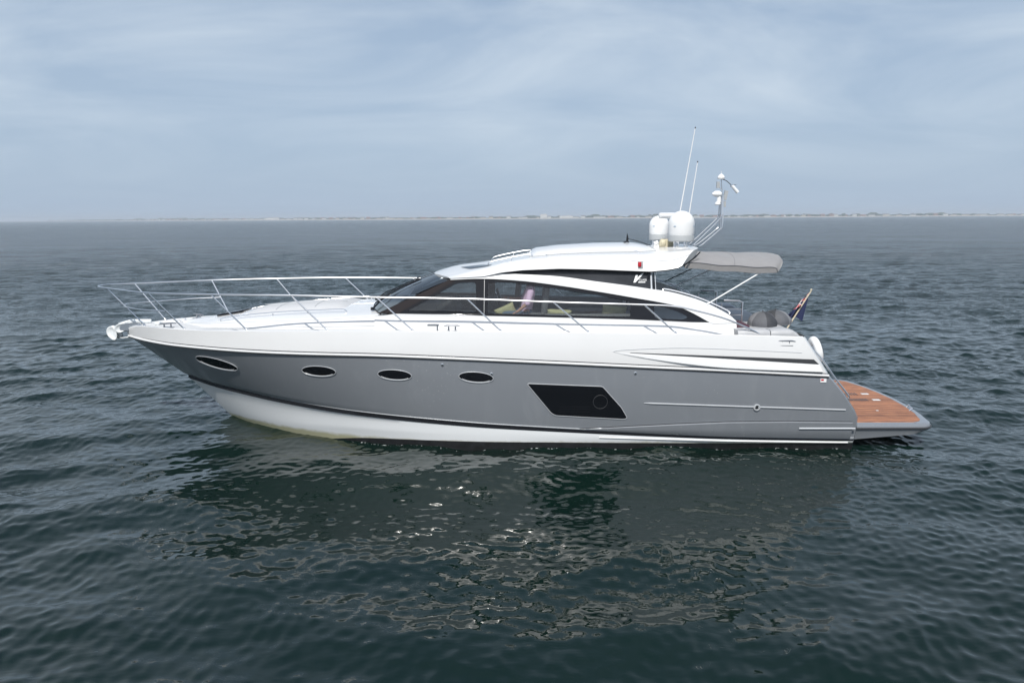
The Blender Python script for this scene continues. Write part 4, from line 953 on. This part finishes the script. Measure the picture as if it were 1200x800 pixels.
mb = MB(); mb.tube([(7.95, -1.0, .345), (8.03, -.98, .40), (8.10, -.70, .40), (8.07, -.66, .345)], .012, 8); mb.build('grab_handle', [CHROME], plat)
mb = MB(); mb.tube([(6.42, -1.75, .36), (6.42, -1.75, .46), (6.36, -1.66, .52)], .022, 8); mb.tube([(6.55, -1.45, .36), (6.55, -1.45, .44)], .03, 8); mb.lathe([(.05, 0), (.05, .02), (.03, .03)], (6.42, -1.75, .358), 12); mb.build('shore_fitting', [CHROME], plat)
mb = MB(); mb.box((6.33, -1.96, .20), (.02, .12, .33)); mb.build('hull_joint', [BLACK], Y)
# interior -----------------------------------------------------------------
mb = MB(); mb.box((-.2, 0, 1.75), (5.6, 3.4, .05)); mb.build('saloon_floor', [WOOD], Y)
mb = MB(); mb.box((-2.25, 0, 2.38), (1.3, 3.0, .16)); mb.box((-1.62, -.55, 2.5), (.35, 1.1, .34), 0, Matrix.Rotation(-.5, 3, 'Y')); dash = mb.build('dashboard', [INT], Y, bevel=.02)
mb = MB(); c_ = Vector((-.95, -.55, 2.72)); q = Matrix.Rotation(-1.0, 3, 'Y'); mb.tube([c_+q @ Vector((.19*cos(a), .19*sin(a), 0)) for a in np.linspace(0, 2*pi, 24)[:-1]], .015, 6, closed=True)
for a in (.5, 2.6, 4.7): mb.tube([c_, c_+q @ Vector((.19*cos(a), .19*sin(a), 0))], .012, 6)
mb.tube([c_, (-1.3, -.55, 2.50)], .03, 8); mb.build('steering_wheel', [BLACK], Y)
mb = MB(); mb.box((-.62, .15, 2.72), (.05, .34, .20), 0, Matrix.Rotation(-.3, 3, 'Y')); mb.box((-.60, .15, 2.62), (.10, .30, .05), 1); mb.tube([(-.6, .15, 2.3), (-.6, .15, 2.62)], .03, 8); mb.build('chart_display', [BLACK, GALV], Y)
def helmseat(x, y):
    mb = MB(); mb.box((x-.22, y, 2.18), (.50, .52, .14)); s = mb.build('helm_seat', [INTL], Y, bevel=.04, ang=60)
    mb = MB(); mb.box((x+.10, y, 2.66), (.13, .54, 1.0), 0, Matrix.Rotation(.10, 3, 'Y')); mb.build('backrest', [INTL], s, bevel=.045, ang=60)
    mb = MB(); mb.tube([(x-.15, y, 1.77), (x-.15, y, 2.12)], .06, 12); mb.build('pedestal', [CHROME], s)
    mb = MB(); mb.box((x-.1, y-.28, 2.46), (.36, .06, .05)); mb.box((x-.1, y+.28, 2.46), (.36, .06, .05)); mb.build('armrest', [INTL], s, bevel=.015)
helmseat(.27, -1.08); helmseat(-.30, .95)
for sgn, x0, x1 in ((-1, .35, 2.4), (1, -.1, 2.3)):
    mb = MB(); mb.box(((x0+x1)/2, sgn*1.22, 2.05), (x1-x0, .55, .30)); s = mb.build('saloon_sofa', [INTL], Y, bevel=.05, ang=60)
    mb = MB(); mb.box(((x0+x1)/2, sgn*1.50, 2.30), (x1-x0, .14, .36)); mb.build('backrest', [INTL], s, bevel=.04, ang=60)
mb = MB(); mb.box((-1.1, 1.3, 2.15), (1.0, .5, .75)); mb.build('galley_unit', [INT], Y, bevel=.03)
mb = MB(); mb.box((1.35, .1, 2.34), (.9, .6, .04)); mb.tube([(1.35, .1, 1.77), (1.35, .1, 2.33)], .05, 12); mb.build('saloon_table', [TAN], Y)
mb = MB(); mb.box((-.3, 0, 3.17), (1.9, 2.6, .03)); mb.build('headliner', [LGREY], Y)
# sliding cockpit door: dark frame with glass
mb = MB()
for y in (-1.45, -.5, .5, 1.45): mb.box((2.40, y, 2.55), (.05, .06, 1.5))
mb.box((2.40, 0, 3.24), (.05, 2.9, .08)); cd = mb.build('cockpit_door', [BLACK], Y)
mb = MB(); mb.box((2.40, 0, 2.5), (.01, 2.84, 1.4)); mb.build('pane', [GLASS], cd, smooth=False)
# cushions (own things, lying on the seats)
def cushion(loc, rot, w, h, label):
    mb = MB(); n = 14; A = []; B = []
    for i in range(n+1):
        ra = []; rb = []
        for j in range(n+1):
            u, v = -1+2*i/n, -1+2*j/n; t_ = (max(0, 1-u**4)*max(0, 1-v**4))**.45*.075; pin = 1-.06*(1-abs(u*v))
            ra.append((u*w/2*(1-.05*(1-v*v)), t_, v*h/2*(1-.05*(1-u*u)))); rb.append((u*w/2*(1-.05*(1-v*v)), -t_, v*h/2*(1-.05*(1-u*u))))
        A.append(ra); B.append(rb)
    mb.grid(A); mb.grid(B); o = mb.build('scatter_cushion', [YEL], None, ang=60); o.location = loc; o.rotation_euler = rot; tag(o, label, 'cushion')
cushion((-.42, -1.28, 2.50), (.15, radians(-24), 0), .42, .26, 'mustard cushion propped under the seated person by the side window')
cushion((.66, -1.30, 2.47), (.3, radians(3), 0), .50, .14, 'low flat mustard cushion on the sofa between the two outer ones')
cushion((1.76, -1.30, 2.52), (.15, radians(7), 0), .50, .24, 'rearmost mustard cushion in the side window, nearest the cockpit')
# person on the helm seat --------------------------------------------------
def skin(name, verts, edges, radii, m, sub=2):
    me = bpy.data.meshes.new(name); me.from_pydata(verts, edges, []); o = bpy.data.objects.new(name, me); COL.objects.link(o)
    bm = bmesh.new(); bm.from_mesh(me); l_ = bm.verts.layers.skin.verify(); bm.verts.ensure_lookup_table()
    for v, r in zip(bm.verts, radii):
        v[l_].radius = (r if hasattr(r, '__len__') else (r, r)); 
    bm.verts[0][l_].use_root = True; bm.to_mesh(me); bm.free()
    o.modifiers.new('k', 'SKIN').use_smooth_shade = True; s_ = o.modifiers.new('s', 'SUBSURF'); s_.levels = s_.render_levels = sub
    dgx = bpy.context.evaluated_depsgraph_get(); m2 = bpy.data.meshes.new_from_object(o.evaluated_get(dgx)); bpy.data.objects.remove(o)
    m2.materials.clear(); m2.materials.append(m); m2.shade_smooth(); m2.name = name; o = bpy.data.objects.new(name, m2); COL.objects.link(o); return o
PX, PY, PZ = -.02, -1.22, 2.34
def P(x, y, z): return (PX+x, PY+y, PZ+z)
pv_ = [P(0, 0, .10), P(.02, 0, .25), P(.06, 0, .42), P(.10, 0, .60), P(.11, 0, .72), P(.08, 0, .80), P(.06, 0, .93),     # pelvis .. neck, head
       P(-.02, -.11, .08), P(-.44, -.14, .13), P(-.50, -.14, -.30), P(-.62, -.14, -.34),                                     # near leg
       P(-.02, .11, .08), P(-.44, .14, .13), P(-.48, .14, -.30), P(-.60, .14, -.34),
       P(.11, -.19, .62), P(.05, -.26, .36), P(-.14, -.28, .20), P(-.20, -.28, .17),                                          # near arm
       P(.11, .19, .62), P(-.05, .26, .38), P(-.28, .20, .40), P(-.35, .20, .42)]
pe = [(0, 1), (1, 2), (2, 3), (3, 4), (4, 5), (5, 6), (0, 7), (7, 8), (8, 9), (9, 10), (0, 11), (11, 12), (12, 13), (13, 14), (3, 15), (15, 16), (16, 17), (17, 18), (3, 19), (19, 20), (20, 21), (21, 22)]
pr = [(.15, .12), (.14, .11), (.15, .11), (.15, .10), (.07, .07), (.055, .055), (.06, .06), .085, .062, .045, .035, .085, .062, .045, .035, .055, .043, .030, .026, .055, .043, .030, .026]
body = skin('person', pv_, pe, pr, SKIN); tag(body, 'person in pink shirt and blue jeans seated at the helm behind the tinted side window', 'person')
# the shirt and jeans: same skeleton, a little thicker
o = skin('shirt', [pv_[i] for i in (0, 1, 2, 3, 15, 16, 19, 20)]+[P(.01, -.275, .30), P(-.11, .25, .385), P(.105, 0, .69)], [(0, 1), (1, 2), (2, 3), (3, 4), (4, 5), (3, 6), (6, 7), (5, 8), (7, 9), (3, 10)], [(.165, .135), (.165, .13), (.17, .125), (.165, .115), .08, .068, .08, .068, .062, .062, .075], PINK); o.parent = body
o = skin('jeans', [P(0, 0, .06)]+[pv_[i] for i in (7, 8, 9, 11, 12, 13)], [(0, 1), (1, 2), (2, 3), (0, 4), (4, 5), (5, 6)], [(.15, .13), .10, .075, .055, .10, .075, .055], JEAN); o.parent = body
mb = MB(); hc = Vector(P(.05, 0, .97))
mb.lathe([(.001, -.13), (.045, -.12), (.07, -.08), (.078, -.02), (.082, .04), (.070, .09), (.04, .12), (.001, .13)], hc, 24, 0, Matrix.Diagonal((1.15, .95, 1)).to_3x3())
mb.tube([hc+Vector((-.088, 0, .01)), hc+Vector((-.115, 0, -.03)), hc+Vector((-.088, 0, -.035))], [.008, .016, .01], 8)
for s in (-1, 1): mb.lathe([(.001, -.03), (.018, -.02), (.022, .01), (.001, .035)], hc+Vector((0, s*.078, -.01)), 10); 
hd = mb.build('head', [SKIN], body)
mb = MB(); mb.lathe([(.075, .00), (.092, .03), (.090, .07), (.065, .115), (.03, .14), (.001, .143)], hc+Vector((.012, 0, .0)), 24, 0, Matrix.Diagonal((1.12, .98, 1)).to_3x3()); mb.lathe([(.04, -.09), (.06, -.04), (.06, .04)], hc+Vector((.045, 0, 0)), 16); mb.build('hair', [HAIR], hd)
mb = MB()
for s in (-1, 1): mb.lathe([(.001, -.011), (.011, 0), (.001, .011)], hc+Vector((-.086, s*.032, .02)), 10)
mb.build('eye', [FWHITE], hd)
mb = MB(); mb.tube([hc+Vector((-.082, -.025, -.065)), hc+Vector((-.09, 0, -.066)), hc+Vector((-.082, .025, -.065))], .006, 6); mb.build('mouth', [mat('lips', (.4, .13, .11), .5)], hd)
def hand(wrist, fwd, palm_n, sgn_):
    w = Vector(wrist); f = Vector(fwd).normalized(); n = Vector(palm_n).normalized(); s = f.cross(n).normalized()*sgn_
    vs = [w, w+f*.045, w+f*.085]; ed = [(0, 1), (1, 2)]; ra = [(.024, .02), (.036, .017), (.036, .014)]
    for k, (off, ln) in enumerate(((-.030, .066), (-.010, .078), (.010, .074), (.029, .058))):
        b = w+f*.082+s*off; i = len(vs); vs += [b, b+f*ln*.5+n*.008, b+f*ln*.85+n*.030, b+f*ln*.95+n*.045]; ed += [(2, i), (i, i+1), (i+1, i+2), (i+2, i+3)]; ra += [.010, .009, .008, .007]
    i = len(vs); b = w+f*.025-s*.028; vs += [b, b-s*.022+f*.03+n*.01, b-s*.018+f*.06+n*.022]; ed += [(1, i), (i, i+1), (i+1, i+2)]; ra += [.014, .011, .009]
    o = skin('hand', vs, ed, ra, SKIN); o.parent = body; return o
hand(P(-.20, -.28, .17), (-.75, .05, -.45), (-.3, 0, -1), 1); hand(P(-.35, .20, .42), (-1, 0, .0), (0, 0, -1), -1)
# lifebuoy ------------------------------------------------------------------
LB = empty('horseshoe_lifebuoy', (5.98, -.9, 1.62)); tag(LB, 'white covered horseshoe lifebuoy hung upright at the stern rail', 'lifebuoy')
rm = Matrix.Rotation(radians(-14), 3, 'Y'); pts = []
for a in np.linspace(radians(-60), radians(240), 26): pts.append(rm @ Vector((0, .19*cos(a), .20*sin(a)*1.15)))
mb = MB(); mb.tube(pts, [.05]+[.075]*24+[.05], 12, flat=.9); mb.build('cover', [PLAST], LB)
mb = MB(); mb.tube([rm @ Vector((.078, .19*cos(a), .20*sin(a)*1.15)) for a in np.linspace(radians(-55), radians(235), 26)], .008, 5); mb.build('grab_line', [BLACK], LB)
mb = MB(); mb.tube([(5.50, -.9, 1.70), (5.80, -.9, 1.78), (5.93, -.9, 1.66)], .014, 8); mb.tube([(5.62, -.9, 1.48), (5.90, -.9, 1.46)], .012, 8); mb.build('lifebuoy_bracket', [CHROME], Y)
# ensign --------------------------------------------------------------------
EN = empty('ensign', (5.40, 0, 1.95)); tag(EN, 'navy ensign with union canton drooping from its slanted white staff at the stern', 'flag')
s0, s1 = Vector((5.62, 0, 1.80)), Vector((6.17, 0, 2.76)); 
mb = MB(); mb.tube([s0, s1], [.017, .014], 8); mb.lathe([(.001, 0), (.022, .015), (.022, .035), (.001, .05)], s1, 10); rel(mb.build('staff', [mat('varnished_staff', (.62, .55, .42), .35)], None), EN)
def canton(u, v):   # u along fly 0..1, v down the hoist 0..1
    a, b = u*2-1, v*2-1
    if abs(a) < .10 or abs(b) < .16: return 2
    if abs(a) < .18 or abs(b) < .28: return 1
    d1, d2 = abs(a-b), abs(a+b)
    if min(d1, d2) < .12: return 2
    if min(d1, d2) < .30: return 1
    return 0
nu, nv_ = 60, 40; rows_ = []; sd_ = (s1-s0).normalized()
top_p = s1-sd_*.05; hoist = .62
ex = Vector((-.82, 0, -.57)).normalized()
for j in range(nv_+1):
    v = j/nv_; base = top_p - sd_*hoist*v; r_ = []
    for i in range(nu+1):
        u = i/nu; fl = .95*u
        # cloth falls: direction turns downward with gravity, folds in y
        drop = Vector((-.50*fl-.10*v*fl, 0, -(.52-.36*v)*fl)); fold = .055*sin(u*14+v*2.5)*min(1, u*5)+.03*sin(u*25+1)
        gather = -(.20*u)*(v-.5)
        p = base+drop+sd_*(-gather)*1.0+Vector((0, fold*1.2-.03*u, 0))+Vector((-.05*sin(u*9), 0, .0))*min(1, u*4)
        r_.append(p)
    rows_.append(r_)
mb = MB(); mb.grid(rows_)
for j in range(nv_):
    for i in range(nu):
        u, v = (i+.5)/nu, (j+.5)/nv_
        mb.m[j*nu+i] = canton(u/.5, v/.5) if (u < .5 and v < .5) else 0
rel(mb.build('flag_cloth', [NAVY, FWHITE, FRED], None, fix=False, ang=180), EN)
# the free corner blown aft of the staff
mb = MB(); rr = []
for j in range(12):
    v = j/11; b = top_p-sd_*(.08+.50*v); w_ = .02+.14*v; rr.append([b+Vector((w_*k/4, .02*sin(k*1.5), -.03*k*v)) for k in range(5)])
mb.grid(rr); rel(mb.build('flag_corner', [NAVY], None, fix=False, ang=180), EN)
